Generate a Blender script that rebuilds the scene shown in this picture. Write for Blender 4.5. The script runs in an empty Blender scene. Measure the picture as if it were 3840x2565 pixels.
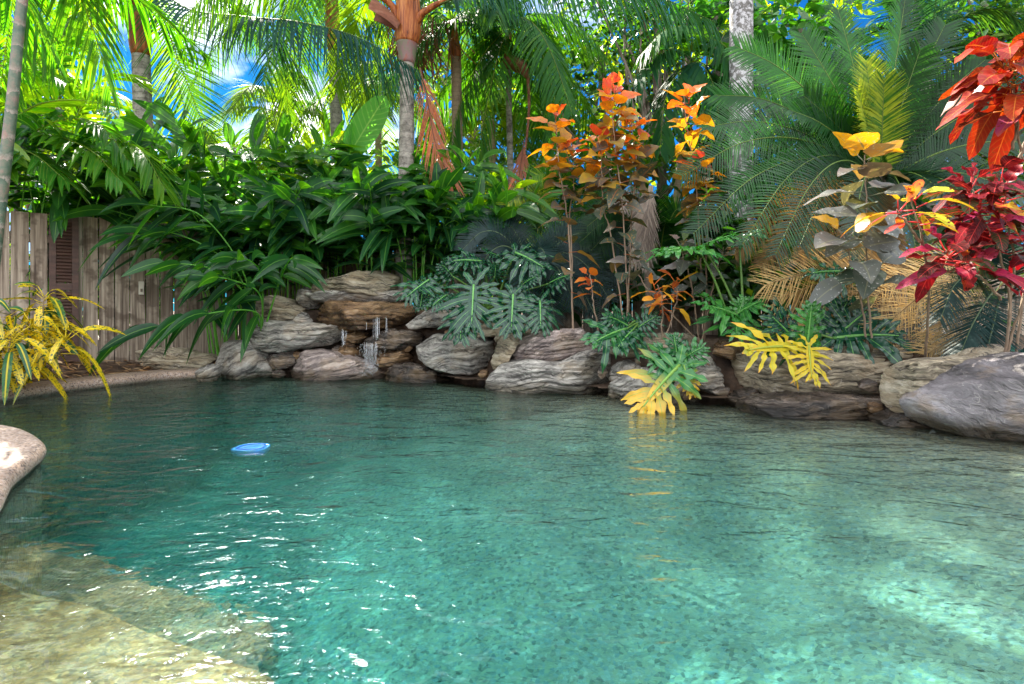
import bpy, math, random
import numpy as np
from mathutils import Vector, noise as mnoise

rng = np.random.default_rng(11)
random.seed(11)
SC = bpy.context.scene
COL = SC.collection
R = math.radians

# ------------------------------------------------------------------ camera, sky, sun, exposure
CAMH, F, HORIZ = 0.85, 569.0, 310.0
cam_d = bpy.data.cameras.new('camera')
cam = bpy.data.objects.new('camera', cam_d)
COL.objects.link(cam)
cam.location = (0, 0, CAMH)
cam.rotation_euler = (R(90), 0, 0)
cam_d.sensor_width = 36.0
cam_d.lens = 36.0 * F / 1024.0
cam_d.shift_y = -(342.0 - HORIZ) / 1024.0
cam_d.clip_start = 0.02
cam_d.clip_end = 2000
SC.camera = cam

SUN_EL, SUN_AZ = R(44), R(-29)          # azimuth measured from +Y, negative to the left
sdir = Vector((math.sin(SUN_AZ) * math.cos(SUN_EL), math.cos(SUN_AZ) * math.cos(SUN_EL), math.sin(SUN_EL)))
sun_d = bpy.data.lights.new('sun', 'SUN')
sun_d.energy = 5.0
sun_d.angle = R(0.5)
sun_d.color = (1.0, 0.93, 0.80)
sun = bpy.data.objects.new('sun', sun_d)
COL.objects.link(sun)
sun.rotation_euler = sdir.to_track_quat('Z', 'Y').to_euler()
sun.location = (0, 0, 20)

W = bpy.data.worlds.new('World')
SC.world = W
W.use_nodes = True
wn, wl = W.node_tree.nodes, W.node_tree.links
wn.clear()
w_out = wn.new('ShaderNodeOutputWorld')
w_bg = wn.new('ShaderNodeBackground')
w_bg.inputs['Strength'].default_value = 0.15
w_sky = wn.new('ShaderNodeTexSky')
w_sky.sky_type = 'NISHITA'
w_sky.sun_disc = False
w_sky.sun_elevation = SUN_EL
w_sky.sun_rotation = SUN_AZ
w_sky.air_density = 1.0
w_sky.dust_density = 0.3
w_sky.ozone_density = 3.0
w_tint = wn.new('ShaderNodeMix'); w_tint.data_type = 'RGBA'; w_tint.blend_type = 'MULTIPLY'
w_tint.inputs['Factor'].default_value = 1.0
w_tint.inputs['B'].default_value = (0.014, 0.125, 0.235, 1)
w_tc = wn.new('ShaderNodeTexCoord')
w_map = wn.new('ShaderNodeMapping'); w_map.inputs['Scale'].default_value = (1.0, 1.0, 1.9)
w_map.inputs['Location'].default_value = (0.35, 0.1, 0.2)
w_noise = wn.new('ShaderNodeTexNoise'); w_noise.inputs['Scale'].default_value = 2.3
w_noise.inputs['Detail'].default_value = 7; w_noise.inputs['Roughness'].default_value = 0.55
w_sep = wn.new('ShaderNodeSeparateXYZ')
w_m1 = wn.new('ShaderNodeMath'); w_m1.operation = 'MULTIPLY_ADD'     # extra cloud added to the unseen south and overhead as fill light
w_m1.inputs[1].default_value = -0.16; w_m1.inputs[2].default_value = -0.02
w_m2 = wn.new('ShaderNodeMath'); w_m2.operation = 'ADD'
w_ramp = wn.new('ShaderNodeValToRGB')
w_ramp.color_ramp.elements[0].position = 0.46
w_ramp.color_ramp.elements[1].position = 0.62
w_mix = wn.new('ShaderNodeMix'); w_mix.data_type = 'RGBA'
w_mix.inputs['B'].default_value = (5.6, 5.75, 6.0, 1)
wl.new(w_tc.outputs['Generated'], w_map.inputs['Vector'])
wl.new(w_map.outputs['Vector'], w_noise.inputs['Vector'])
wl.new(w_tc.outputs['Generated'], w_sep.inputs['Vector'])
wl.new(w_sep.outputs['Y'], w_m1.inputs[0])
w_m3 = wn.new('ShaderNodeMath'); w_m3.operation = 'MULTIPLY_ADD'; w_m3.inputs[1].default_value = 0.14
wl.new(w_sep.outputs['Z'], w_m3.inputs[0]); wl.new(w_m1.outputs[0], w_m3.inputs[2])
wl.new(w_m3.outputs[0], w_m2.inputs[0])
wl.new(w_noise.outputs['Fac'], w_m2.inputs[1])
wl.new(w_m2.outputs[0], w_ramp.inputs['Fac'])
wl.new(w_sky.outputs['Color'], w_tint.inputs['A'])
wl.new(w_tint.outputs['Result'], w_mix.inputs['A'])
w_dot = wn.new('ShaderNodeVectorMath'); w_dot.operation = 'DOT_PRODUCT'     # one bright cloud low in the north-west
w_dot.inputs[1].default_value = Vector((-0.376, 1.0, 0.337)).normalized()
w_nrm = wn.new('ShaderNodeVectorMath'); w_nrm.operation = 'NORMALIZE'
w_glow = wn.new('ShaderNodeMapRange'); w_glow.interpolation_type = 'SMOOTHSTEP'
w_glow.inputs['From Min'].default_value = 0.9984; w_glow.inputs['From Max'].default_value = 0.9997
wl.new(w_tc.outputs['Generated'], w_nrm.inputs[0]); wl.new(w_nrm.outputs[0], w_dot.inputs[0]); wl.new(w_dot.outputs['Value'], w_glow.inputs['Value'])
w_max = wn.new('ShaderNodeMath'); w_max.operation = 'MAXIMUM'
wl.new(w_ramp.outputs['Color'], w_max.inputs[0]); wl.new(w_glow.outputs['Result'], w_max.inputs[1])
w_dot2 = wn.new('ShaderNodeVectorMath'); w_dot2.operation = 'DOT_PRODUCT'    # and a broad one higher up, over the cane palms
w_dot2.inputs[1].default_value = Vector((math.sin(R(-34)) * math.cos(R(34)), math.cos(R(-34)) * math.cos(R(34)), math.sin(R(34))))
wl.new(w_nrm.outputs[0], w_dot2.inputs[0])
w_add2 = wn.new('ShaderNodeMath'); w_add2.operation = 'MULTIPLY_ADD'; w_add2.inputs[1].default_value = 0.05
wl.new(w_noise.outputs['Fac'], w_add2.inputs[0]); wl.new(w_dot2.outputs['Value'], w_add2.inputs[2])
w_glow2 = wn.new('ShaderNodeMapRange'); w_glow2.interpolation_type = 'SMOOTHSTEP'
w_glow2.inputs['From Min'].default_value = 0.998; w_glow2.inputs['From Max'].default_value = 1.015
wl.new(w_add2.outputs[0], w_glow2.inputs['Value'])
w_max2 = wn.new('ShaderNodeMath'); w_max2.operation = 'MAXIMUM'
wl.new(w_max.outputs[0], w_max2.inputs[0]); wl.new(w_glow2.outputs['Result'], w_max2.inputs[1])
wl.new(w_max2.outputs[0], w_mix.inputs['Factor'])
w_dot3 = wn.new('ShaderNodeVectorMath'); w_dot3.operation = 'DOT_PRODUCT'     # bright aureole added round the unseen sun for white glints on the water
w_dot3.inputs[1].default_value = sdir
wl.new(w_nrm.outputs[0], w_dot3.inputs[0])
w_aur = wn.new('ShaderNodeMapRange'); w_aur.interpolation_type = 'SMOOTHSTEP'
w_aur.inputs['From Min'].default_value = 0.9935; w_aur.inputs['From Max'].default_value = 0.9995
wl.new(w_dot3.outputs['Value'], w_aur.inputs['Value'])
w_add3 = wn.new('ShaderNodeMix'); w_add3.data_type = 'RGBA'; w_add3.blend_type = 'ADD'; w_add3.clamp_factor = False
w_add3.inputs['B'].default_value = (150, 145, 135, 1)
wl.new(w_aur.outputs['Result'], w_add3.inputs['Factor']); wl.new(w_mix.outputs['Result'], w_add3.inputs['A'])
wl.new(w_add3.outputs['Result'], w_bg.inputs['Color'])
wl.new(w_bg.outputs['Background'], w_out.inputs['Surface'])

SC.view_settings.view_transform = 'Standard'
SC.view_settings.look = 'None'
SC.view_settings.exposure = 2.15
SC.view_settings.gamma = 1.0
SC.render.engine = 'CYCLES'
cy = SC.cycles
cy.max_bounces = 8
cy.diffuse_bounces = 4
cy.glossy_bounces = 3
cy.transmission_bounces = 6
cy.transparent_max_bounces = 8
cy.caustics_reflective = False
cy.sample_clamp_indirect = 6.0
cy.use_denoising = True

# ------------------------------------------------------------------ helpers
def P(px, py, d):
    return np.array([(px - 512.0) / F * d, d, CAMH - (py - HORIZ) / F * d])

def nrm(a):
    a = np.asarray(a, float)
    return a / np.maximum(np.linalg.norm(a, axis=-1, keepdims=True), 1e-9)

def catmull(pts, n):
    p = np.asarray(pts, float)
    if len(p) == 2:
        t = np.linspace(0, 1, n)[:, None]
        return p[0] * (1 - t) + p[1] * t
    p = np.vstack([2 * p[0] - p[1], p, 2 * p[-1] - p[-2]])
    m = len(p) - 3
    u = np.linspace(0, m - 1e-6, n)
    i = u.astype(int); t = (u - i)[:, None]
    a, b, c, d = p[i], p[i + 1], p[i + 2], p[i + 3]
    return 0.5 * (2 * b + (c - a) * t + (2 * a - 5 * b + 4 * c - d) * t ** 2 + (3 * b - a - 3 * c + d) * t ** 3)

class MB:
    def __init__(s):
        s.v, s.q, s.t, s.a, s.n = [], [], [], [], 0
    def add(s, V, F4=None, A=None, F3=None):
        V = np.asarray(V, float).reshape(-1, 3)
        s.v.append(V)
        s.a.append(np.zeros((len(V), 3)) if A is None else np.asarray(A, float).reshape(-1, 3))
        if F4 is not None and len(F4): s.q.append(np.asarray(F4, int).reshape(-1, 4) + s.n)
        if F3 is not None and len(F3): s.t.append(np.asarray(F3, int).reshape(-1, 3) + s.n)
        s.n += len(V)
    def mesh(s, name, loc, smooth=True):
        V = np.vstack(s.v) - np.asarray(loc)
        A = np.vstack(s.a)
        q = np.vstack(s.q) if s.q else np.zeros((0, 4), int)
        t = np.vstack(s.t) if s.t else np.zeros((0, 3), int)
        me = bpy.data.meshes.new(name)
        me.vertices.add(len(V)); me.vertices.foreach_set('co', V.astype(np.float32).ravel())
        li = np.concatenate([q.ravel(), t.ravel()]).astype(np.int32)
        me.loops.add(len(li)); me.loops.foreach_set('vertex_index', li)
        me.polygons.add(len(q) + len(t))
        ls = np.concatenate([np.arange(len(q)) * 4, len(q) * 4 + np.arange(len(t)) * 3]).astype(np.int32)
        me.polygons.foreach_set('loop_start', ls)
        me.polygons.foreach_set('use_smooth', np.full(len(ls), smooth))
        me.update(calc_edges=True)
        at = me.attributes.new('leaf', 'FLOAT_COLOR', 'POINT')
        at.data.foreach_set('color', np.hstack([A, np.ones((len(A), 1))]).astype(np.float32).ravel())
        me.validate()
        return me

ROOT = {}
def tag(o, label=None, cat=None, group=None, kind=None):
    if label: o['label'] = label
    if cat: o['category'] = cat
    if group: o['group'] = group
    if kind: o['kind'] = kind
    return o

def thing(name, label, cat, loc, group=None):
    o = bpy.data.objects.new(name, None); COL.objects.link(o)
    o.empty_display_size = 0.1
    o.location = loc; ROOT[o.name] = np.asarray(loc, float)
    return tag(o, label, cat, group)

def build(mb, name, mat, parent=None, loc=None, smooth=True, label=None):
    L = ROOT[parent.name] if parent is not None else (np.asarray(loc, float) if loc is not None else np.zeros(3))
    me = mb.mesh(name, L, smooth)
    if mat: me.materials.append(mat)
    o = bpy.data.objects.new(name, me); COL.objects.link(o)
    if parent is not None:
        o.parent = parent
    else:
        o.location = L
    ROOT[o.name] = L
    if label: o['label'] = label
    return o

def leaves(mb, B, D, N, L, Wd, prof, rows=5, droop=0.0, fold=0.25, curl=0.0, r=None, wave=0.0, cols3=True):
    """many leaves at once: base, direction, normal, length, full width"""
    B = np.atleast_2d(B); D = nrm(np.atleast_2d(D)); N = np.atleast_2d(N) + np.zeros_like(D)
    m = len(B)
    S = nrm(np.cross(D, N)); N = nrm(np.cross(S, D))
    L = np.broadcast_to(np.asarray(L, float), (m,)); Wd = np.broadcast_to(np.asarray(Wd, float), (m,))
    dr = np.broadcast_to(np.asarray(droop, float), (m,)); cu = np.broadcast_to(np.asarray(curl, float), (m,))
    r = rng.random(m) if r is None else np.broadcast_to(np.asarray(r, float), (m,))
    t = np.linspace(0, 1, rows)
    pr = prof(t)
    C = B[:, None] + D[:, None] * (L[:, None] * t)[:, :, None] + N[:, None] * (cu * L)[:, None, None] * (t ** 2)[None, :, None]
    C[:, :, 2] -= (dr * L)[:, None] * t ** 2
    w = (Wd[:, None] * pr[None]) * 0.5
    So = S[:, None] * w[:, :, None]
    No = N[:, None] * (fold * w)[:, :, None]
    if wave:
        ph = rng.random((m, 1)) * 6.28
        wv = np.sin(t[None] * 14 + ph) * wave
        W1 = N[:, None] * (w * wv)[:, :, None]
    else:
        W1 = 0.0
    rr = np.repeat(r, rows)
    tt = np.tile(t, m)
    if cols3:
        V = np.stack([C - So + No + W1, C, C + So + No - W1], 2).reshape(-1, 3)      # m,rows,3
        A = np.zeros((m * rows, 3, 3)); A[:, :, 1] = tt[:, None]; A[:, :, 2] = rr[:, None]; A[:, [0, 2], 0] = 1
        k = 3
    else:
        V = np.stack([C - So, C + So], 2).reshape(-1, 3)
        A = np.zeros((m * rows, 2, 3)); A[:, :, 1] = tt[:, None]; A[:, :, 2] = rr[:, None]; A[:, :, 0] = 0.6
        k = 2
    i = np.arange(m)[:, None, None] * rows * k; j = np.arange(rows - 1)[None, :, None] * k; c = np.arange(k - 1)[None, None, :]
    b = (i + j + c).ravel()
    mb.add(V, np.stack([b, b + 1, b + 1 + k, b + k], 1), A.reshape(-1, 3))

def tube(mb, pts, rad, sides=8, r=0.5, u=0.0, cap=True):
    p = np.asarray(pts, float); n = len(p)
    rad = np.broadcast_to(np.asarray(rad, float), (n,))
    T = nrm(np.gradient(p, axis=0))
    h = np.array([0, 1.0, 0.13]) if abs(T[0][1]) < 0.8 else np.array([1.0, 0, 0.1])
    S = nrm(np.cross(T, h)); U = np.cross(S, T)
    a = np.linspace(0, 2 * np.pi, sides, endpoint=False)
    V = p[:, None] + rad[:, None, None] * (S[:, None] * np.cos(a)[None, :, None] + U[:, None] * np.sin(a)[None, :, None])
    ln = np.concatenate([[0], np.cumsum(np.linalg.norm(np.diff(p, axis=0), axis=1))])
    A = np.zeros((n, sides, 3)); A[:, :, 0] = u; A[:, :, 1] = ln[:, None]; A[:, :, 2] = r
    q = []
    j = np.arange(sides); j2 = (j + 1) % sides
    for k in range(n - 1):
        q.append(np.stack([k * sides + j, k * sides + j2, (k + 1) * sides + j2, (k + 1) * sides + j], 1))
    V = V.reshape(-1, 3); A = A.reshape(-1, 3); F3 = []
    if cap:
        V = np.vstack([V, p[0], p[-1]]); A = np.vstack([A, A[0], A[-1]])
        m = n * sides
        F3 = np.vstack([np.stack([j2, j, np.full(sides, m)], 1), np.stack([(n - 1) * sides + j, (n - 1) * sides + j2, np.full(sides, m + 1)], 1)])
    mb.add(V, np.vstack(q), A, F3)

def box(mb, c, half, rotz=0.0, tilt=None, r=0.5):
    c = np.asarray(c, float); hx, hy, hz = half
    X = np.array([math.cos(rotz), math.sin(rotz), 0]); Y = np.array([-X[1], X[0], 0]); Z = np.array([0, 0, 1.0])
    if tilt:                                              # tilt about X
        Y, Z = Y * math.cos(tilt) + Z * math.sin(tilt), Z * math.cos(tilt) - Y * math.sin(tilt)
    s = [(-1, -1, -1), (1, -1, -1), (1, 1, -1), (-1, 1, -1), (-1, -1, 1), (1, -1, 1), (1, 1, 1), (-1, 1, 1)]
    V = []
    fs = [(0, 3, 2, 1), (4, 5, 6, 7), (0, 1, 5, 4), (1, 2, 6, 5), (2, 3, 7, 6), (3, 0, 4, 7)]
    VV = [c + X * hx * a + Y * hy * b + Z * hz * d for a, b, d in s]
    for f in fs: V += [VV[i] for i in f]
    A = np.zeros((24, 3)); A[:, 2] = r
    mb.add(V, np.arange(24).reshape(6, 4), A)

# leaf width profiles
lance = lambda t: np.clip(np.sin(np.pi * np.clip(t, 0, 1) ** 0.75), 0, 1) ** 0.7 * (1 - 0.0 * t) + 0.02
ovate = lambda t: np.clip(np.sin(np.pi * np.clip(t, 0, 1) ** 0.66), 0, 1) ** 0.72 * (1 - .25 * t ** 4) + 0.015
oblong = lambda t: np.clip(np.sin(np.pi * t), 0, 1) ** 0.45 + 0.03
strap = lambda t: np.clip(1.15 - t ** 2.2, 0.08, 1) * np.clip(0.45 + 4 * t, 0, 1)
needle = lambda t: np.clip(1.0 - t ** 3, 0.12, 1)
lobep = lambda t: np.clip((0.86 + 0.15 * np.sin(t * 17 + 1)) * np.clip(1.06 - t ** 5, 0, 1) * np.clip(.62 + 1.2 * t, 0, 1), 0.04, 1.2)

# ------------------------------------------------------------------ materials
def newmat(name):
    m = bpy.data.materials.new(name); m.use_nodes = True
    m.node_tree.nodes.clear()
    return m, m.node_tree.nodes, m.node_tree.links

def ramp(nd, stops):
    cr = nd.color_ramp
    while len(cr.elements) > 2: cr.elements.remove(cr.elements[-1])
    cr.elements[0].position = stops[0][0]; cr.elements[0].color = (*stops[0][1], 1)
    cr.elements[1].position = stops[-1][0]; cr.elements[1].color = (*stops[-1][1], 1)
    for p, c in stops[1:-1]:
        e = cr.elements.new(p); e.color = (*c, 1)

def leafmat(name, stops, rib=None, trans=0.4, tcol=(1.5, 1.7, 0.5), rough=0.35, spots=None, ribw=0.12, veins=0.0, spec=0.5, tip=None, spotscale=9.0):
    m, n, l = newmat(name)
    out = n.new('ShaderNodeOutputMaterial')
    at = n.new('ShaderNodeAttribute'); at.attribute_name = 'leaf'
    sp = n.new('ShaderNodeSeparateColor'); l.new(at.outputs['Color'], sp.inputs['Color'])
    tc = n.new('ShaderNodeTexCoord')
    ns = n.new('ShaderNodeTexNoise'); ns.inputs['Scale'].default_value = 7.0; ns.inputs['Detail'].default_value = 3
    l.new(tc.outputs['Object'], ns.inputs['Vector'])
    jit = n.new('ShaderNodeMath'); jit.operation = 'MULTIPLY_ADD'; jit.inputs[1].default_value = 0.35; jit.inputs[2].default_value = -0.175
    l.new(ns.outputs['Fac'], jit.inputs[0])
    ad = n.new('ShaderNodeMath'); ad.operation = 'ADD'; ad.use_clamp = True
    l.new(sp.outputs['Blue'], ad.inputs[0]); l.new(jit.outputs[0], ad.inputs[1])
    cr = n.new('ShaderNodeValToRGB'); ramp(cr, stops); l.new(ad.outputs[0], cr.inputs['Fac'])
    col = cr.outputs['Color']
    if spots:                                            # variegation: blotches of another colour
        sn = n.new('ShaderNodeTexNoise'); sn.inputs['Scale'].default_value = spotscale * 5; sn.inputs['Detail'].default_value = 1
        l.new(tc.outputs['Object'], sn.inputs['Vector'])
        sr = n.new('ShaderNodeValToRGB'); sr.color_ramp.elements[0].position = spots[1]; sr.color_ramp.elements[1].position = spots[1] + 0.05
        l.new(sn.outputs['Fac'], sr.inputs['Fac'])
        mx = n.new('ShaderNodeMix'); mx.data_type = 'RGBA'; mx.inputs['B'].default_value = (*spots[0], 1)
        l.new(sr.outputs['Color'], mx.inputs['Factor']); l.new(col, mx.inputs['A']); col = mx.outputs['Result']
    if tip:
        mr = n.new('ShaderNodeMapRange'); mr.inputs['From Min'].default_value = tip[1]; mr.inputs['From Max'].default_value = tip[2]
        l.new(sp.outputs['Green'], mr.inputs['Value'])
        mx = n.new('ShaderNodeMix'); mx.data_type = 'RGBA'; mx.inputs['B'].default_value = (*tip[0], 1)
        l.new(mr.outputs['Result'], mx.inputs['Factor']); l.new(col, mx.inputs['A']); col = mx.outputs['Result']
    if veins:                                            # side veins slanting off the midrib
        vm = n.new('ShaderNodeMath'); vm.operation = 'MULTIPLY_ADD'; vm.inputs[1].default_value = -0.16
        l.new(sp.outputs['Red'], vm.inputs[0]); l.new(sp.outputs['Green'], vm.inputs[2])
        vs = n.new('ShaderNodeMath'); vs.operation = 'MULTIPLY'; vs.inputs[1].default_value = 75.0; l.new(vm.outputs[0], vs.inputs[0])
        vv = n.new('ShaderNodeMath'); vv.operation = 'SINE'; l.new(vs.outputs[0], vv.inputs[0])
        vr = n.new('ShaderNodeMapRange'); vr.inputs['From Min'].default_value = 0.6; vr.inputs['From Max'].default_value = 1.0
        vr.inputs['To Max'].default_value = veins; l.new(vv.outputs[0], vr.inputs['Value'])
        mx = n.new('ShaderNodeMix'); mx.data_type = 'RGBA'; mx.inputs['B'].default_value = (*(rib or (0.3, 0.4, 0.1)), 1)
        l.new(vr.outputs['Result'], mx.inputs['Factor']); l.new(col, mx.inputs['A']); col = mx.outputs['Result']
    if rib:
        rr = n.new('ShaderNodeMapRange'); rr.inputs['From Min'].default_value = ribw; rr.inputs['From Max'].default_value = 0.0
        l.new(sp.outputs['Red'], rr.inputs['Value'])
        mx = n.new('ShaderNodeMix'); mx.data_type = 'RGBA'; mx.inputs['B'].default_value = (*rib, 1)
        l.new(rr.outputs['Result'], mx.inputs['Factor']); l.new(col, mx.inputs['A']); col = mx.outputs['Result']
    pb = n.new('ShaderNodeBsdfPrincipled'); pb.inputs['Roughness'].default_value = rough
    pb.inputs['Specular IOR Level'].default_value = spec
    l.new(col, pb.inputs['Base Color'])
    tm = n.new('ShaderNodeMix'); tm.data_type = 'RGBA'; tm.blend_type = 'MULTIPLY'; tm.inputs['Factor'].default_value = 1
    tm.inputs['B'].default_value = (*tcol, 1); l.new(col, tm.inputs['A'])
    tr = n.new('ShaderNodeBsdfTranslucent'); l.new(tm.outputs['Result'], tr.inputs['Color'])
    ms = n.new('ShaderNodeMixShader'); ms.inputs['Fac'].default_value = trans
    l.new(pb.outputs[0], ms.inputs[1]); l.new(tr.outputs[0], ms.inputs[2])
    l.new(ms.outputs[0], out.inputs['Surface'])
    return m

def texmat(name, stops, scale=(6, 6, 6), rot=(0, 0, 0), detail=6, rough=0.8, bump=0.3, bdist=0.02, extra=None, distort=0.0, spec=0.4, coord='Object', bscale=None):
    """noise-coloured solid; extra = (colour, voronoi or noise scale, threshold, kind)"""
    m, n, l = newmat(name)
    out = n.new('ShaderNodeOutputMaterial')
    tc = n.new('ShaderNodeTexCoord'); mp = n.new('ShaderNodeMapping')
    mp.inputs['Scale'].default_value = scale; mp.inputs['Rotation'].default_value = rot
    l.new(tc.outputs[coord], mp.inputs['Vector'])
    ns = n.new('ShaderNodeTexNoise'); ns.inputs['Scale'].default_value = 1.0; ns.inputs['Detail'].default_value = detail
    ns.inputs['Distortion'].default_value = distort; ns.inputs['Roughness'].default_value = 0.62
    l.new(mp.outputs[0], ns.inputs['Vector'])
    cr = n.new('ShaderNodeValToRGB'); ramp(cr, stops); l.new(ns.outputs['Fac'], cr.inputs['Fac'])
    col = cr.outputs['Color']
    for ex in (extra or []):
        if ex[3] == 'spot':
            v = n.new('ShaderNodeTexNoise'); v.inputs['Scale'].default_value = ex[1]; v.inputs['Detail'].default_value = 4
            v.inputs['Roughness'].default_value = 0.7
            l.new(tc.outputs[coord], v.inputs['Vector'])
            k = n.new('ShaderNodeMapRange'); k.inputs['From Min'].default_value = ex[2]; k.inputs['From Max'].default_value = ex[2] + 0.06
            k.inputs['To Max'].default_value = ex[4] if len(ex) > 4 else 1.0
            l.new(v.outputs['Fac'], k.inputs['Value'])
        else:                                             # thin lines along |noise - 0.5|
            v = n.new('ShaderNodeTexNoise'); v.inputs['Scale'].default_value = ex[1]; v.inputs['Detail'].default_value = 3
            v.inputs['Distortion'].default_value = 0.6
            l.new(mp.outputs[0] if ex[3] == 'lineM' else tc.outputs[coord], v.inputs['Vector'])
            s1 = n.new('ShaderNodeMath'); s1.operation = 'SUBTRACT'; s1.inputs[1].default_value = 0.5; l.new(v.outputs['Fac'], s1.inputs[0])
            s2 = n.new('ShaderNodeMath'); s2.operation = 'ABSOLUTE'; l.new(s1.outputs[0], s2.inputs[0])
            k = n.new('ShaderNodeMapRange'); k.inputs['From Min'].default_value = ex[2]; k.inputs['From Max'].default_value = 0.0
            k.inputs['To Max'].default_value = ex[4] if len(ex) > 4 else 1.0
            l.new(s2.outputs[0], k.inputs['Value'])
        mx = n.new('ShaderNodeMix'); mx.data_type = 'RGBA'; mx.inputs['B'].default_value = (*ex[0], 1)
        l.new(k.outputs['Result'], mx.inputs['Factor']); l.new(col, mx.inputs['A']); col = mx.outputs['Result']
    pb = n.new('ShaderNodeBsdfPrincipled'); pb.inputs['Roughness'].default_value = rough
    pb.inputs['Specular IOR Level'].default_value = spec
    l.new(col, pb.inputs['Base Color'])
    if bump:
        bn = ns
        if bscale:
            bn = n.new('ShaderNodeTexNoise'); bn.inputs['Scale'].default_value = bscale; bn.inputs['Detail'].default_value = 5
            l.new(mp.outputs[0], bn.inputs['Vector'])
        bp = n.new('ShaderNodeBump'); bp.inputs['Strength'].default_value = bump; bp.inputs['Distance'].default_value = bdist
        l.new(bn.outputs['Fac'], bp.inputs['Height']); l.new(bp.outputs[0], pb.inputs['Normal'])
    l.new(pb.outputs[0], out.inputs['Surface'])
    return m

def pebblemat(name, cols, scale, rough=0.6, bump=0.4, mortar=None):
    """exposed aggregate: every pebble its own colour"""
    m, n, l = newmat(name)
    out = n.new('ShaderNodeOutputMaterial')
    tc = n.new('ShaderNodeTexCoord')
    vo = n.new('ShaderNodeTexVoronoi'); vo.inputs['Scale'].default_value = scale
    l.new(tc.outputs['Object'], vo.inputs['Vector'])
    sp = n.new('ShaderNodeSeparateColor'); l.new(vo.outputs['Color'], sp.inputs['Color'])
    cr = n.new('ShaderNodeValToRGB'); ramp(cr, cols); cr.color_ramp.interpolation = 'LINEAR'
    l.new(sp.outputs['Red'], cr.inputs['Fac'])
    ns = n.new('ShaderNodeTexNoise'); ns.inputs['Scale'].default_value = 2.2; ns.inputs['Detail'].default_value = 5
    l.new(tc.outputs['Object'], ns.inputs['Vector'])
    k = n.new('ShaderNodeMapRange'); k.inputs['From Min'].default_value = 0.3; k.inputs['From Max'].default_value = 0.7
    k.inputs['To Min'].default_value = 0.72; k.inputs['To Max'].default_value = 1.15
    l.new(ns.outputs['Fac'], k.inputs['Value'])
    mx = n.new('ShaderNodeMix'); mx.data_type = 'RGBA'; mx.blend_type = 'MULTIPLY'; mx.inputs['Factor'].default_value = 1
    l.new(cr.outputs['Color'], mx.inputs['A']); l.new(k.outputs['Result'], mx.inputs['B'])
    pb = n.new('ShaderNodeBsdfPrincipled'); pb.inputs['Roughness'].default_value = rough
    l.new(mx.outputs['Result'], pb.inputs['Base Color'])
    bp = n.new('ShaderNodeBump'); bp.inputs['Strength'].default_value = bump; bp.inputs['Distance'].default_value = 0.006; bp.invert = True
    l.new(vo.outputs['Distance'], bp.inputs['Height']); l.new(bp.outputs[0], pb.inputs['Normal'])
    l.new(pb.outputs[0], out.inputs['Surface'])
    return m

M = {}
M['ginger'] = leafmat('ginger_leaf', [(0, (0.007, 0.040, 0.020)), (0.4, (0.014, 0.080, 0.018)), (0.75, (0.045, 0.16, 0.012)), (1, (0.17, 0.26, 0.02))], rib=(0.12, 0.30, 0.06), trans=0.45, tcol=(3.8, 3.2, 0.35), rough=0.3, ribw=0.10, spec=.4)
M['palm'] = leafmat('palm_leaflet', [(0, (0.010, 0.055, 0.03)), (0.5, (0.03, 0.11, 0.02)), (1, (0.10, 0.19, 0.015))], rib=(0.12, 0.17, 0.04), trans=0.45, tcol=(3.1, 2.6, 0.25), rough=0.5, spec=.07)
M['palmblue'] = leafmat('blue_green_palm_leaflet', [(0, (0.010, 0.045, 0.04)), (0.6, (0.02, 0.085, 0.055)), (1, (0.06, 0.15, 0.03))], rib=(0.10, 0.16, 0.05), trans=0.28, tcol=(3.0, 2.6, 0.4), rough=0.5, spec=.08)
M['areca'] = leafmat('cane_palm_leaflet', [(0, (0.012, 0.07, 0.012)), (0.5, (0.035, 0.16, 0.012)), (1, (0.12, 0.24, 0.015))], rib=(0.16, 0.24, 0.04), trans=0.48, tcol=(2.9, 2.5, 0.25), rough=0.42, spec=.25)
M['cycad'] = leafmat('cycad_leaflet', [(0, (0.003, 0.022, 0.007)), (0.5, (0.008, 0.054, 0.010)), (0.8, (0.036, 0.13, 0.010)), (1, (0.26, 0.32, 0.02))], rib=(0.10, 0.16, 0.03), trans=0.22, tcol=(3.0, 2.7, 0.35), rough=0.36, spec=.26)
M['cycadblue'] = leafmat('blue_cycad_leaflet', [(0, (0.004, 0.016, 0.016)), (1, (0.018, 0.052, 0.046))], rib=(0.08, 0.12, 0.06), trans=0.15, tcol=(1.6, 2.2, 0.8), rough=0.4, spec=.22)
M['dry'] = leafmat('dry_frond', [(0, (0.16, 0.09, 0.03)), (0.5, (0.42, 0.27, 0.09)), (1, (0.60, 0.45, 0.19))], rib=(0.3, 0.2, 0.08), trans=0.3, tcol=(1.3, 1.0, 0.6), rough=0.6)
M['dryorange'] = leafmat('dead_orange_frond', [(0, (0.28, 0.09, 0.05)), (1, (0.50, 0.17, 0.04))], rib=(0.2, 0.08, 0.05), trans=0.35, tcol=(1.6, 1.0, 0.5), rough=0.6)
M['drygrey'] = leafmat('dead_grey_frond', [(0, (0.16, 0.13, 0.11)), (1, (0.42, 0.36, 0.30))], rib=(0.3, 0.25, 0.2), trans=0.15, tcol=(1, 0.9, 0.8), rough=0.8)
M['philo'] = leafmat('philodendron_leaf', [(0, (0.004, 0.030, 0.020)), (0.5, (0.008, 0.062, 0.030)), (1, (0.05, 0.22, 0.03))], rib=(0.14, 0.36, 0.09), trans=0.2, tcol=(1.8, 2.4, 0.4), rough=0.26, ribw=0.10)
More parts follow.
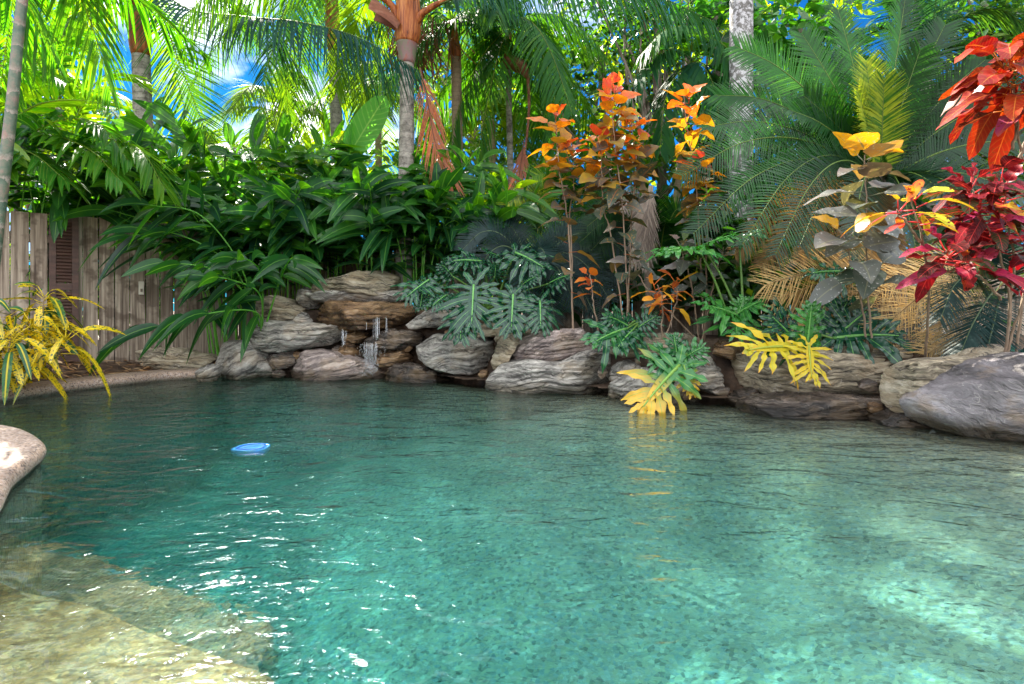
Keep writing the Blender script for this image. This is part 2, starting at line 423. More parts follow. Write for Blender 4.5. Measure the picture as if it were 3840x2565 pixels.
M['philoyellow'] = leafmat('yellowing_philodendron_leaf', [(0, (0.56, 0.30, 0.01)), (0.45, (0.60, 0.42, 0.01)), (0.7, (0.48, 0.42, 0.015)), (1, (0.16, 0.28, 0.02))], rib=(0.34, 0.40, 0.05), trans=0.3, tcol=(1.4, 1.1, 0.3), rough=0.4, tip=((0.60, 0.25, 0.03), 0.8, 1.0))
M['philohalf'] = leafmat('half_yellow_philodendron_leaf', [(0, (0.012, 0.10, 0.04)), (1, (0.05, 0.22, 0.03))], rib=(0.2, 0.36, 0.06), trans=0.25, tcol=(1.6, 1.8, 0.3), rough=0.35, tip=((0.60, 0.36, 0.03), 0.35, 0.75))
M['acal'] = leafmat('copperleaf', [(0, (0.05, 0.075, 0.05)), (0.22, (0.15, 0.12, 0.10)), (0.36, (0.30, 0.20, 0.02)), (0.58, (0.52, 0.26, 0.015)), (0.80, (0.56, 0.12, 0.01)), (1, (0.56, 0.06, 0.04))], rib=(0.36, 0.13, 0.05), trans=0.45, tcol=(1.5, 1.15, 0.3), rough=0.45, ribw=0.08, spots=((0.28, 0.17, 0.04), 0.62))
M['acalgrey'] = leafmat('grey_copperleaf', [(0, (0.045, 0.075, 0.05)), (0.5, (0.12, 0.12, 0.11)), (0.75, (0.24, 0.17, 0.15)), (0.9, (0.5, 0.28, 0.03)), (1, (0.66, 0.34, 0.02))], rib=(0.2, 0.2, 0.12), trans=0.25, tcol=(1.4, 1.2, 0.4), rough=0.4, ribw=0.08, spots=((0.34, 0.34, 0.33), 0.66))
M['crotonred'] = leafmat('red_croton_leaf', [(0, (0.035, 0.09, 0.03)), (0.16, (0.025, 0.018, 0.012)), (0.40, (0.06, 0.004, 0.008)), (0.6, (0.20, 0.004, 0.012)), (0.8, (0.32, 0.025, 0.10)), (0.93, (0.40, 0.05, 0.02)), (1, (0.42, 0.46, 0.02))], rib=(0.55, 0.06, 0.06), trans=0.32, tcol=(1.6, 0.9, 0.6), rough=0.4, spec=.22, veins=0.22, ribw=0.07, spots=((0.10, 0.012, 0.012), 0.60))
M['crotonorange'] = leafmat('orange_croton_leaf', [(0, (0.12, 0.03, 0.02)), (0.35, (0.24, 0.006, 0.010)), (0.6, (0.32, 0.025, 0.006)), (0.8, (0.44, 0.10, 0.01)), (1, (0.36, 0.05, 0.18))], rib=(0.6, 0.20, 0.03), trans=0.2, tcol=(1.4, 0.8, 0.5), rough=0.42, spec=.2, veins=0.2, ribw=0.07, spots=((0.22, 0.04, 0.01), 0.60))
M['crotonyellow'] = leafmat('speckled_yellow_croton_leaf', [(0, (0.012, 0.08, 0.022)), (0.36, (0.02, 0.12, 0.03)), (0.5, (0.52, 0.38, 0.006)), (1, (0.70, 0.46, 0.006))], rib=(0.72, 0.56, 0.02), trans=0.25, tcol=(1.3, 1.2, 0.3), rough=0.35, spots=((0.012, 0.075, 0.03), 0.54), ribw=0.3, spotscale=10)
M['crotonsmall'] = leafmat('orange_veined_croton_leaf', [(0, (0.16, 0.02, 0.03)), (0.4, (0.55, 0.12, 0.02)), (1, (0.72, 0.46, 0.02))], rib=(0.75, 0.22, 0.04), trans=0.3, tcol=(1.4, 1.0, 0.3), rough=0.35, veins=0.6)
M['banana'] = leafmat('banana_leaf', [(0, (0.06, 0.24, 0.05)), (1, (0.10, 0.34, 0.05))], rib=(0.3, 0.5, 0.15), trans=0.5, tcol=(1.8, 2.0, 0.6), rough=0.35, veins=0.3, ribw=0.07)
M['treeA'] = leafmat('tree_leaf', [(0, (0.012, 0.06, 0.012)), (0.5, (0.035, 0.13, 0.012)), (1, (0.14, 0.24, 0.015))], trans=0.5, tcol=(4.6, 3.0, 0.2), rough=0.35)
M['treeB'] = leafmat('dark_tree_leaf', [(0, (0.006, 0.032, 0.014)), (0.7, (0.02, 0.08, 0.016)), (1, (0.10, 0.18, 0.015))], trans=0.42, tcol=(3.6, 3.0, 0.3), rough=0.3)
M['vine'] = leafmat('vine_leaf', [(0, (0.012, 0.055, 0.025)), (0.6, (0.03, 0.12, 0.02)), (1, (0.10, 0.24, 0.02))], rib=(0.1, 0.22, 0.06), trans=0.42, tcol=(2.2, 2.6, 0.4), rough=0.35, ribw=0.06)
M['strapteal'] = leafmat('teal_strap_leaf', [(0, (0.012, 0.06, 0.06)), (1, (0.03, 0.12, 0.10))], trans=0.1, tcol=(1, 1.6, 1), rough=0.3)
M['litter'] = leafmat('dry_leaf_litter', [(0, (0.08, 0.04, 0.02)), (0.5, (0.26, 0.13, 0.05)), (1, (0.50, 0.34, 0.18))], trans=0.1, tcol=(1, 0.8, 0.5), rough=0.7)

def trunkmat(name, stops, ringscale, ringcol, rough=0.75, lichen=None, ringw=0.55):
    m, n, l = newmat(name)
    out = n.new('ShaderNodeOutputMaterial')
    at = n.new('ShaderNodeAttribute'); at.attribute_name = 'leaf'
    sp = n.new('ShaderNodeSeparateColor'); l.new(at.outputs['Color'], sp.inputs['Color'])
    tc = n.new('ShaderNodeTexCoord')
    ns = n.new('ShaderNodeTexNoise'); ns.inputs['Scale'].default_value = 9; ns.inputs['Detail'].default_value = 6; ns.inputs['Roughness'].default_value = 0.7
    l.new(tc.outputs['Object'], ns.inputs['Vector'])
    cr = n.new('ShaderNodeValToRGB'); ramp(cr, stops); l.new(ns.outputs['Fac'], cr.inputs['Fac'])
    col = cr.outputs['Color']
    w = n.new('ShaderNodeMath'); w.operation = 'MULTIPLY_ADD'; w.inputs[1].default_value = ringscale
    l.new(sp.outputs['Green'], w.inputs[0])
    nm = n.new('ShaderNodeMath'); nm.operation = 'MULTIPLY'; nm.inputs[1].default_value = 1.3; l.new(ns.outputs['Fac'], nm.inputs[0])
    l.new(nm.outputs[0], w.inputs[2])
    fr = n.new('ShaderNodeMath'); fr.operation = 'FRACT'; l.new(w.outputs[0], fr.inputs[0])
    k = n.new('ShaderNodeValToRGB')
    k.color_ramp.elements[0].position = 0.0; k.color_ramp.elements[0].color = (1, 1, 1, 1)
    k.color_ramp.elements[1].position = 0.24; k.color_ramp.elements[1].color = (0, 0, 0, 1)
    l.new(fr.outputs[0], k.inputs['Fac'])
    km = n.new('ShaderNodeMath'); km.operation = 'MULTIPLY'; km.inputs[1].default_value = ringw; l.new(k.outputs['Color'], km.inputs[0])
    mx = n.new('ShaderNodeMix'); mx.data_type = 'RGBA'; mx.inputs['B'].default_value = (*ringcol, 1)
    l.new(km.outputs[0], mx.inputs['Factor']); l.new(col, mx.inputs['A']); col = mx.outputs['Result']
    if lichen:
        v = n.new('ShaderNodeTexNoise'); v.inputs['Scale'].default_value = lichen[1]; v.inputs['Detail'].default_value = 6; v.inputs['Roughness'].default_value = 0.75
        l.new(tc.outputs['Object'], v.inputs['Vector'])
        kk = n.new('ShaderNodeMapRange'); kk.inputs['From Min'].default_value = lichen[2]; kk.inputs['From Max'].default_value = lichen[2] + 0.05
        l.new(v.outputs['Fac'], kk.inputs['Value'])
        mx = n.new('ShaderNodeMix'); mx.data_type = 'RGBA'; mx.inputs['B'].default_value = (*lichen[0], 1)
        l.new(kk.outputs['Result'], mx.inputs['Factor']); l.new(col, mx.inputs['A']); col = mx.outputs['Result']
    pb = n.new('ShaderNodeBsdfPrincipled'); pb.inputs['Roughness'].default_value = rough
    l.new(col, pb.inputs['Base Color'])
    bp = n.new('ShaderNodeBump'); bp.inputs['Strength'].default_value = 0.5; bp.inputs['Distance'].default_value = 0.012; bp.invert = True
    l.new(km.outputs[0], bp.inputs['Height'])
    b2 = n.new('ShaderNodeBump'); b2.inputs['Strength'].default_value = 0.4; b2.inputs['Distance'].default_value = 0.01
    l.new(ns.outputs['Fac'], b2.inputs['Height']); l.new(bp.outputs[0], b2.inputs['Normal']); l.new(b2.outputs[0], pb.inputs['Normal'])
    l.new(pb.outputs[0], out.inputs['Surface'])
    return m

M['trunkgrey'] = trunkmat('ringed_grey_palm_trunk', [(0.34, (0.06, 0.05, 0.04)), (0.48, (0.22, 0.20, 0.17)), (0.6, (0.34, 0.31, 0.27)), (0.72, (0.15, 0.17, 0.11))], 11, (0.035, 0.03, 0.025))
M['trunktan'] = trunkmat('ringed_tan_palm_trunk', [(0.3, (0.20, 0.14, 0.09)), (0.7, (0.36, 0.27, 0.18))], 13, (0.10, 0.07, 0.05))
M['cane'] = trunkmat('green_cane', [(0.36, (0.035, 0.075, 0.045)), (0.52, (0.09, 0.12, 0.075)), (0.70, (0.24, 0.14, 0.11))], 5.5, (0.34, 0.27, 0.22), rough=0.4, ringw=0.8)
M['lichen'] = trunkmat('lichen_trunk', [(0.3, (0.06, 0.055, 0.05)), (0.7, (0.18, 0.17, 0.16))], 7, (0.08, 0.07, 0.07), lichen=((0.44, 0.43, 0.44), 13, 0.49), ringw=0.25)
M['shaft'] = texmat('orange_brown_crownshaft', [(0.36, (0.12, 0.028, 0.010)), (0.5, (0.34, 0.085, 0.018)), (0.64, (0.52, 0.19, 0.05))], scale=(34, 34, 2.2), rough=0.5, bump=0.2, bdist=0.01)
M['shaftpale'] = texmat('pale_mauve_shaft_base', [(0.36, (0.26, 0.07, 0.035)), (0.5, (0.22, 0.125, 0.125)), (0.66, (0.15, 0.16, 0.09))], scale=(12, 12, 5), rough=0.55, bump=0.2, bdist=0.01)
M['sheath'] = texmat('dry_brown_sheath', [(0.3, (0.10, 0.035, 0.02)), (0.55, (0.26, 0.09, 0.05)), (0.75, (0.38, 0.20, 0.13))], scale=(6, 6, 14), rough=0.6, bump=0.3, bdist=0.01)
M['bark'] = texmat('bark', [(0.3, (0.09, 0.07, 0.05)), (0.7, (0.25, 0.20, 0.16))], scale=(14, 14, 4), rough=0.85, bump=0.5)
M['stem'] = texmat('woody_stem', [(0.3, (0.16, 0.11, 0.07)), (0.7, (0.33, 0.24, 0.17))], scale=(20, 20, 8), rough=0.8, bump=0.3, bdist=0.005)
M['greenstem'] = texmat('green_stem', [(0.3, (0.05, 0.13, 0.02)), (0.7, (0.13, 0.24, 0.05))], scale=(8, 8, 3), rough=0.4, bump=0)
M['soil'] = texmat('garden_soil', [(0.3, (0.035, 0.022, 0.014)), (0.5, (0.09, 0.055, 0.033)), (0.75, (0.17, 0.11, 0.07))], scale=(9, 9, 9), rough=0.95, bump=0.9, bdist=0.05)
M['mortar'] = texmat('brown_mortar', [(0.3, (0.014, 0.009, 0.006)), (0.5, (0.045, 0.026, 0.015)), (0.75, (0.12, 0.07, 0.04))], scale=(7, 7, 9), rough=0.7, bump=0.8, bdist=0.04)
M['coping'] = pebblemat('exposed_aggregate_coping', [(0, (0.07, 0.05, 0.045)), (0.22, (0.26, 0.17, 0.12)), (0.5, (0.40, 0.28, 0.20)), (0.75, (0.30, 0.225, 0.20)), (1, (0.50, 0.40, 0.32))], 95, rough=0.6)
M['pool'] = pebblemat('pebble_pool_lining', [(0, (0.07, 0.075, 0.055)), (0.25, (0.33, 0.31, 0.225)), (0.55, (0.45, 0.385, 0.215)), (0.8, (0.20, 0.26, 0.26)), (1, (0.64, 0.56, 0.38))], 48, rough=0.7, bump=0.3)
M['ledge'] = pebblemat('pebble_ledge', [(0, (0.05, 0.026, 0.010)), (0.25, (0.25, 0.115, 0.025)), (0.55, (0.38, 0.185, 0.04)), (0.8, (0.14, 0.085, 0.045)), (1, (0.56, 0.34, 0.12))], 62, rough=0.7, bump=0.3)
M['paling'] = texmat('weathered_paling', [(0.32, (0.07, 0.05, 0.038)), (0.47, (0.22, 0.172, 0.128)), (0.66, (0.42, 0.35, 0.275))], scale=(24, 24, 1.0), rough=0.85, bump=0.35, bdist=0.01, extra=[((0.07, 0.045, 0.03), 1.9, 0.52, 'spot', 0.65), ((0.06, 0.04, 0.03), 38, 0.72, 'spot', 0.8)])
M['shutter'] = texmat('dark_red_timber', [(0.3, (0.035, 0.019, 0.014)), (0.7, (0.10, 0.05, 0.036))], scale=(3, 3, 20), rough=0.6, bump=0.2, bdist=0.005)
M['ivory'] = texmat('ivory_plastic', [(0.3, (0.5, 0.46, 0.38)), (0.7, (0.6, 0.56, 0.46))], scale=(8, 8, 8), rough=0.4, bump=0)
M['bluepl'] = texmat('blue_plastic', [(0.3, (0.06, 0.42, 0.92)), (0.7, (0.09, 0.52, 0.97))], scale=(8, 8, 8), rough=0.3, bump=0)
M['bluedark'] = texmat('dark_blue_plastic', [(0.3, (0.01, 0.08, 0.45)), (0.7, (0.01, 0.11, 0.55))], scale=(8, 8, 8), rough=0.3, bump=0)

def rockmat(name, stops, angle, rough=0.7, vein=0.5, warm=0.35, freq=1.0, bandz=20.0, bstr=0.9, crk=0.85):
    """bedded rock: bands along a tilted plane, warm stains, dark partings, a few pale veins"""
    m, n, l = newmat(name)
    out = n.new('ShaderNodeOutputMaterial')
    tc = n.new('ShaderNodeTexCoord')
    vr = n.new('ShaderNodeVectorRotate'); vr.rotation_type = 'Y_AXIS'; vr.inputs['Angle'].default_value = angle
    l.new(tc.outputs['Object'], vr.inputs['Vector'])
    wp = n.new('ShaderNodeTexNoise'); wp.inputs['Scale'].default_value = 3.5; wp.inputs['Detail'].default_value = 3
    l.new(tc.outputs['Object'], wp.inputs['Vector'])
    wa = n.new('ShaderNodeMix'); wa.data_type = 'RGBA'; wa.blend_type = 'LINEAR_LIGHT'; wa.inputs['Factor'].default_value = 0.10
    l.new(vr.outputs[0], wa.inputs['A']); l.new(wp.outputs['Color'], wa.inputs['B'])
    def nz(sc, det, rg, src):
        mp = n.new('ShaderNodeMapping'); mp.inputs['Scale'].default_value = sc; l.new(src, mp.inputs['Vector'])
        t = n.new('ShaderNodeTexNoise'); t.inputs['Scale'].default_value = 1; t.inputs['Detail'].default_value = det; t.inputs['Roughness'].default_value = rg
        l.new(mp.outputs[0], t.inputs['Vector']); return t.outputs['Fac']
    w_ = wa.outputs['Result']
    band = nz((1.6 * freq, 2.0 * freq, bandz * freq), 8, 0.68, w_)
    big = nz((3 * freq, 3 * freq, 4.5 * freq), 5, 0.6, tc.outputs['Object'])
    fine = nz((28, 28, 95), 5, 0.7, w_)
    ad = n.new('ShaderNodeMath'); ad.operation = 'MULTIPLY_ADD'; ad.inputs[1].default_value = 0.45
    l.new(big, ad.inputs[0]); l.new(band, ad.inputs[2])
    a2 = n.new('ShaderNodeMath'); a2.operation = 'MULTIPLY_ADD'; a2.inputs[1].default_value = 0.30
    l.new(fine, a2.inputs[0]); l.new(ad.outputs[0], a2.inputs[2])
    a3 = n.new('ShaderNodeMapRange'); a3.inputs['From Min'].default_value = 0.55; a3.inputs['From Max'].default_value = 1.20; l.new(a2.outputs[0], a3.inputs['Value'])
    cr = n.new('ShaderNodeValToRGB'); ramp(cr, stops); l.new(a3.outputs['Result'], cr.inputs['Fac'])
    col = cr.outputs['Color']
    def over(fac, c, amt, lo, hi_):
        nonlocal col
        k = n.new('ShaderNodeMapRange'); k.inputs['From Min'].default_value = lo; k.inputs['From Max'].default_value = hi_; k.inputs['To Max'].default_value = amt
        l.new(fac, k.inputs['Value'])
        mx = n.new('ShaderNodeMix'); mx.data_type = 'RGBA'; mx.inputs['B'].default_value = (*c, 1)
        l.new(k.outputs['Result'], mx.inputs['Factor']); l.new(col, mx.inputs['A']); col = mx.outputs['Result']
    over(nz((2.2, 2.2, 3.2), 5, 0.65, tc.outputs['Object']), (0.30, 0.20, 0.10), warm, 0.52, 0.62)
    v1 = nz((1.1, 1.1, 9), 4, 0.55, w_)
    def absd(f):
        a = n.new('ShaderNodeMath'); a.operation = 'SUBTRACT'; a.inputs[1].default_value = 0.5; l.new(f, a.inputs[0])
        b = n.new('ShaderNodeMath'); b.operation = 'ABSOLUTE'; l.new(a.outputs[0], b.inputs[0]); return b.outputs[0]
    crack = absd(v1)
    over(crack, (0.018, 0.014, 0.012), crk, 0.012, 0.0)
    over(absd(nz((2.6, 2.6, 5), 3, 0.6, vr.outputs[0])), (0.60, 0.55, 0.50), vein, 0.005, 0.0)
    ge = n.new('ShaderNodeNewGeometry'); sx = n.new('ShaderNodeSeparateXYZ'); l.new(ge.outputs['Position'], sx.inputs[0])
    zn = n.new('ShaderNodeMath'); zn.operation = 'MULTIPLY_ADD'; zn.inputs[1].default_value = -0.16; l.new(big, zn.inputs[0]); l.new(sx.outputs['Z'], zn.inputs[2])
    wet = n.new('ShaderNodeMapRange'); wet.inputs['From Min'].default_value = 0.05; wet.inputs['From Max'].default_value = -0.03; l.new(zn.outputs[0], wet.inputs['Value'])
    wm = n.new('ShaderNodeMix'); wm.data_type = 'RGBA'; wm.blend_type = 'MULTIPLY'; wm.inputs['B'].default_value = (0.34, 0.31, 0.25, 1)
    l.new(wet.outputs['Result'], wm.inputs['Factor']); l.new(col, wm.inputs['A']); col = wm.outputs['Result']
    p = n.new('ShaderNodeBsdfPrincipled'); p.inputs['Specular IOR Level'].default_value = 0.45
    rr = n.new('ShaderNodeMapRange'); rr.inputs['To Min'].default_value = max(rough - 0.22, 0.12); rr.inputs['To Max'].default_value = min(rough + 0.18, 1); l.new(big, rr.inputs['Value'])
    wr = n.new('ShaderNodeMix'); wr.inputs['B'].default_value = 0.16; l.new(wet.outputs['Result'], wr.inputs['Factor']); l.new(rr.outputs['Result'], wr.inputs['A']); l.new(wr.outputs['Result'], p.inputs['Roughness'])
    l.new(col, p.inputs['Base Color'])
    ck = n.new('ShaderNodeMapRange'); ck.inputs['From Max'].default_value = 0.03; l.new(crack, ck.inputs['Value'])
    b1 = n.new('ShaderNodeBump'); b1.inputs['Strength'].default_value = bstr; b1.inputs['Distance'].default_value = 0.06; l.new(band, b1.inputs['Height'])
    b2 = n.new('ShaderNodeBump'); b2.inputs['Strength'].default_value = 0.7; b2.inputs['Distance'].default_value = 0.02; l.new(fine, b2.inputs['Height']); l.new(b1.outputs[0], b2.inputs['Normal'])
    b3 = n.new('ShaderNodeBump'); b3.inputs['Strength'].default_value = 0.8 * crk; b3.inputs['Distance'].default_value = 0.015; l.new(ck.outputs['Result'], b3.inputs['Height']); l.new(b2.outputs[0], b3.inputs['Normal'])
    l.new(b3.outputs[0], p.inputs['Normal'])
    l.new(p.outputs[0], out.inputs['Surface'])
    return m
grey = [(0.22, (0.04, 0.036, 0.032)), (0.38, (0.19, 0.175, 0.155)), (0.55, (0.36, 0.335, 0.295)), (0.76, (0.58, 0.545, 0.48))]
brown = [(0.30, (0.04, 0.022, 0.012)), (0.5, (0.15, 0.085, 0.04)), (0.65, (0.27, 0.16, 0.075)), (0.8, (0.36, 0.27, 0.19))]
olive = [(0.22, (0.045, 0.036, 0.025)), (0.40, (0.21, 0.175, 0.12)), (0.57, (0.38, 0.32, 0.22)), (0.78, (0.54, 0.48, 0.37))]
purple = [(0.24, (0.06, 0.045, 0.042)), (0.42, (0.21, 0.165, 0.15)), (0.58, (0.35, 0.28, 0.25)), (0.78, (0.52, 0.45, 0.41))]
M['r_grey'] = rockmat('grey_slate_rock', grey, 0.05)
M['r_grey2'] = rockmat('grey_tilted_rock', grey, 0.6)
M['r_brown'] = rockmat('wet_brown_rock', brown, 0.04, rough=0.28, vein=0.15)
M['r_olive'] = rockmat('olive_brown_rock', olive, -0.08)
M['r_purple'] = rockmat('purple_grey_rock', purple, 0.25, rough=0.5)
M['r_smooth'] = rockmat('smooth_purple_boulder', [(0.25, (0.05, 0.045, 0.046)), (0.43, (0.13, 0.118, 0.121)), (0.6, (0.20, 0.182, 0.187)), (0.8, (0.36, 0.335, 0.34))], -0.6, freq=0.8, vein=0.35, warm=0.45, bandz=7.0, bstr=0.9, crk=0.45)
M['r_dark'] = rockmat('wet_dark_rock', [(0.30, (0.02, 0.016, 0.013)), (0.5, (0.08, 0.062, 0.05)), (0.65, (0.16, 0.125, 0.10)), (0.8, (0.27, 0.23, 0.20))], 0.0, rough=0.25, vein=0.2)

# water: clear, mirror by Fresnel, tinted by its own absorbing volume
def watermat():
    m, n, l = newmat('pool_water')
    out = n.new('ShaderNodeOutputMaterial')
    tc = n.new('ShaderNodeTexCoord')
    mp = n.new('ShaderNodeMapping'); mp.inputs['Scale'].default_value = (1.0, 1.6, 1.0); mp.inputs['Rotation'].default_value = (0, 0, 0.25)
    l.new(tc.outputs['Object'], mp.inputs['Vector'])
    n1 = n.new('ShaderNodeTexNoise'); n1.inputs['Scale'].default_value = 2.4; n1.inputs['Detail'].default_value = 2; n1.inputs['Distortion'].default_value = 1.2
    n2 = n.new('ShaderNodeTexNoise'); n2.inputs['Scale'].default_value = 9.0; n2.inputs['Detail'].default_value = 2; n2.inputs['Distortion'].default_value = 1.5
    l.new(mp.outputs[0], n1.inputs['Vector']); l.new(mp.outputs[0], n2.inputs['Vector'])
    b1 = n.new('ShaderNodeBump'); b1.inputs['Strength'].default_value = 1.0; b1.inputs['Distance'].default_value = 0.034
    b2 = n.new('ShaderNodeBump'); b2.inputs['Strength'].default_value = 1.0; b2.inputs['Distance'].default_value = 0.0075
    l.new(n1.outputs['Fac'], b1.inputs['Height']); l.new(n2.outputs['Fac'], b2.inputs['Height']); l.new(b1.outputs[0], b2.inputs['Normal'])
    fr = n.new('ShaderNodeFresnel'); fr.inputs['IOR'].default_value = 1.33; l.new(b2.outputs[0], fr.inputs['Normal'])
    gl = n.new('ShaderNodeBsdfGlossy'); gl.inputs['Roughness'].default_value = 0.0; l.new(b2.outputs[0], gl.inputs['Normal'])
    rf = n.new('ShaderNodeBsdfRefraction'); rf.inputs['IOR'].default_value = 1.33; rf.inputs['Roughness'].default_value = 0.0; l.new(b2.outputs[0], rf.inputs['Normal'])
    tp = n.new('ShaderNodeBsdfTransparent')
    m1 = n.new('ShaderNodeMixShader'); m1.inputs['Fac'].default_value = 0.58
    l.new(rf.outputs[0], m1.inputs[1]); l.new(tp.outputs[0], m1.inputs[2])
    m2 = n.new('ShaderNodeMixShader'); l.new(fr.outputs[0], m2.inputs['Fac'])
    l.new(m1.outputs[0], m2.inputs[1]); l.new(gl.outputs[0], m2.inputs[2])
    l.new(m2.outputs[0], out.inputs['Surface'])
    va = n.new('ShaderNodeVolumeAbsorption'); va.inputs['Color'].default_value = (0.0, 0.80, 0.85, 1); va.inputs['Density'].default_value = 0.74
    l.new(va.outputs[0], out.inputs['Volume'])
    return m
M['water'] = watermat()

def spraymat():
    m, n, l = newmat('falling_water')
    out = n.new('ShaderNodeOutputMaterial')
    g = n.new('ShaderNodeBsdfGlossy'); g.inputs['Roughness'].default_value = 0.15; g.inputs['Color'].default_value = (0.95, 0.97, 1, 1)
    t = n.new('ShaderNodeBsdfTransparent')
    d = n.new('ShaderNodeBsdfTranslucent'); d.inputs['Color'].default_value = (0.9, 0.92, 0.95, 1)
    a = n.new('ShaderNodeMixShader'); a.inputs['Fac'].default_value = 0.5
    l.new(g.outputs[0], a.inputs[1]); l.new(d.outputs[0], a.inputs[2])
    b = n.new('ShaderNodeMixShader'); b.inputs['Fac'].default_value = 0.5
    l.new(t.outputs[0], b.inputs[1]); l.new(a.outputs[0], b.inputs[2])
    l.new(b.outputs[0], out.inputs['Surface'])
    return m
M['spray'] = spraymat()

# ------------------------------------------------------------------ pool, ground, coping
POOL_KEY = [(-1.25, -1.2), (-1.35, 0.2), (-1.62, 1.35), (-1.96, 2.1), (-2.32, 2.62), (-2.50, 2.95), (-2.72, 3.28), (-3.35, 3.72), (-4.4, 3.95), (-5.7, 4.0), (-5.6, 4.55),
            (-5.05, 4.85), (-4.72, 5.25), (-4.6, 5.83), (-4.38, 6.36), (-4.15, 6.85), (-3.75, 7.08), (-2.98, 7.15), (-2.0, 7.1), (-1.4, 6.95), (-0.83, 6.65), (-0.23, 6.15),
            (0.86, 5.66), (1.2, 5.25), (1.94, 5.0), (2.35, 4.65), (2.78, 4.35), (3.1, 3.95), (3.5, 3.3), (3.7, 2.3), (3.7, 0.6), (3.5, -1.2)]
POOL = catmull(POOL_KEY, 160)[:, :2] if False else np.array([[*p] for p in POOL_KEY], float)
_p3 = np.hstack([POOL, np.zeros((len(POOL), 1))])
POOL = catmull(_p3, 170)[:, :2]
LEDGE = np.array([(-2.7, 3.0), (-2.42, 2.62), (-2.08, 2.36), (-1.62, 2.20), (-1.28, 2.02), (-0.92, 1.86), (-0.74, 1.72), (-0.70, 1.2), (-0.70, -2), (-2.7, -2)], float)

def seg_dist(X, Y, poly, closed=True):
    d = np.full(X.shape, 1e9)
    n = len(poly)
    for i in range(n if closed else n - 1):
        a, b = poly[i], poly[(i + 1) % n]
        ab = b - a; L2 = max(ab @ ab, 1e-12)
        t = np.clip(((X - a[0]) * ab[0] + (Y - a[1]) * ab[1]) / L2, 0, 1)
        d = np.minimum(d, np.hypot(X - a[0] - t * ab[0], Y - a[1] - t * ab[1]))
    return d

def inside(X, Y, poly):
    c = np.zeros(X.shape, bool); n = len(poly)
    for i in range(n):
        (x1, y1), (x2, y2) = poly[i], poly[(i + 1) % n]
        if y1 == y2: continue
        c ^= ((y1 > Y) != (y2 > Y)) & (X < (x2 - x1) * (Y - y1) / (y2 - y1) + x1)
    return c

def sdist(X, Y):
    d = seg_dist(X, Y, POOL)
    return np.where(inside(X, Y, POOL), -d, d)

sm = lambda a, b, x: (lambda t: t * t * (3 - 2 * t))(np.clip((x - a) / (b - a), 0, 1))
RIGHT = np.array([(0.86, 5.66), (1.2, 5.25), (1.94, 5.0), (2.75, 4.3), (3.2, 3.6), (3.35, 2.6), (3.45, 0.3)], float)
BACK = np.array([(-2.98, 7.15), (-2.0, 7.1), (-0.83, 6.65), (0.86, 5.66)], float)

def pool_depth(X, Y):
    dr = seg_dist(X, Y, RIGHT, False); db = seg_dist(X, Y, BACK, False)
    dep = np.minimum(1.45, 0.06 + 0.27 * dr)
    dep = np.minimum(dep, 0.30 + 1.1 * db)
    return np.where(inside(X, Y, LEDGE), 0.30, dep)

def ground_z(X, Y):
    s = sdist(X, Y)
    H = 0.20 + 0.62 * sm(-4.2, -3.0, X) - 0.34 * sm(-1.0, 0.6, X)
    H = H + (0.10 - H) * sm(1.9, 2.5, X) * sm(4.9, 4.3, Y) if False else np.where((X > 2.4) & (Y < 4.3), 0.08, H)
    H = np.where(Y < 3.0, 0.08, H)
    H = np.where(X < -4.2, 0.13 + 0.10 * sm(0.3, 1.5, s), H)
    z = 0.07 + (H - 0.07) * sm(0.42, 0.85, s)
    return np.where((Y < 4.4) & (X < -1), 0.085, z)

def grid_mesh(xs, ys, keep, zf):
    X, Y = np.meshgrid(xs, ys)
    Z = zf(X, Y)
    nx, ny = len(xs), len(ys)
    cx, cyy = np.meshgrid((xs[:-1] + xs[1:]) / 2, (ys[:-1] + ys[1:]) / 2)
    kp = keep(cx, cyy)
    j, i = np.nonzero(kp)
    b = j * nx + i
    q = np.stack([b, b + 1, b + 1 + nx, b + nx], 1)
    used = np.unique(q); mp = np.full(nx * ny, -1); mp[used] = np.arange(len(used))
    V = np.stack([X.ravel(), Y.ravel(), Z.ravel()], 1)[used]
    return V, mp[q]

far = lambda a, s: np.concatenate([-(s + np.geomspace(0.3, 300, 18))[::-1] + 0, np.arange(-s, a + 0.01, 0.09), a + np.geomspace(0.3, 300, 18)])
gx = far(7.5, 7.5); gy = np.concatenate([-(1.5 + np.geomspace(0.3, 300, 18))[::-1], np.arange(-1.5, 11, 0.09), 11 + np.geomspace(0.3, 300, 18)])
mb = MB()
V, q = grid_mesh(gx, gy, lambda x, y: sdist(x, y) > 0.06, ground_z)
near_m = (np.abs(V[:, 0]) < 8) & (np.abs(V[:, 1]) < 12)
V[:, 2] += np.where(near_m, 0.02 * np.array([mnoise.noise(Vector((v[0] * 2.5, v[1] * 2.5, 0))) for v in V]), 0)
mb.add(V, q)
tag(build(mb, 'ground', M['soil']), kind='structure')

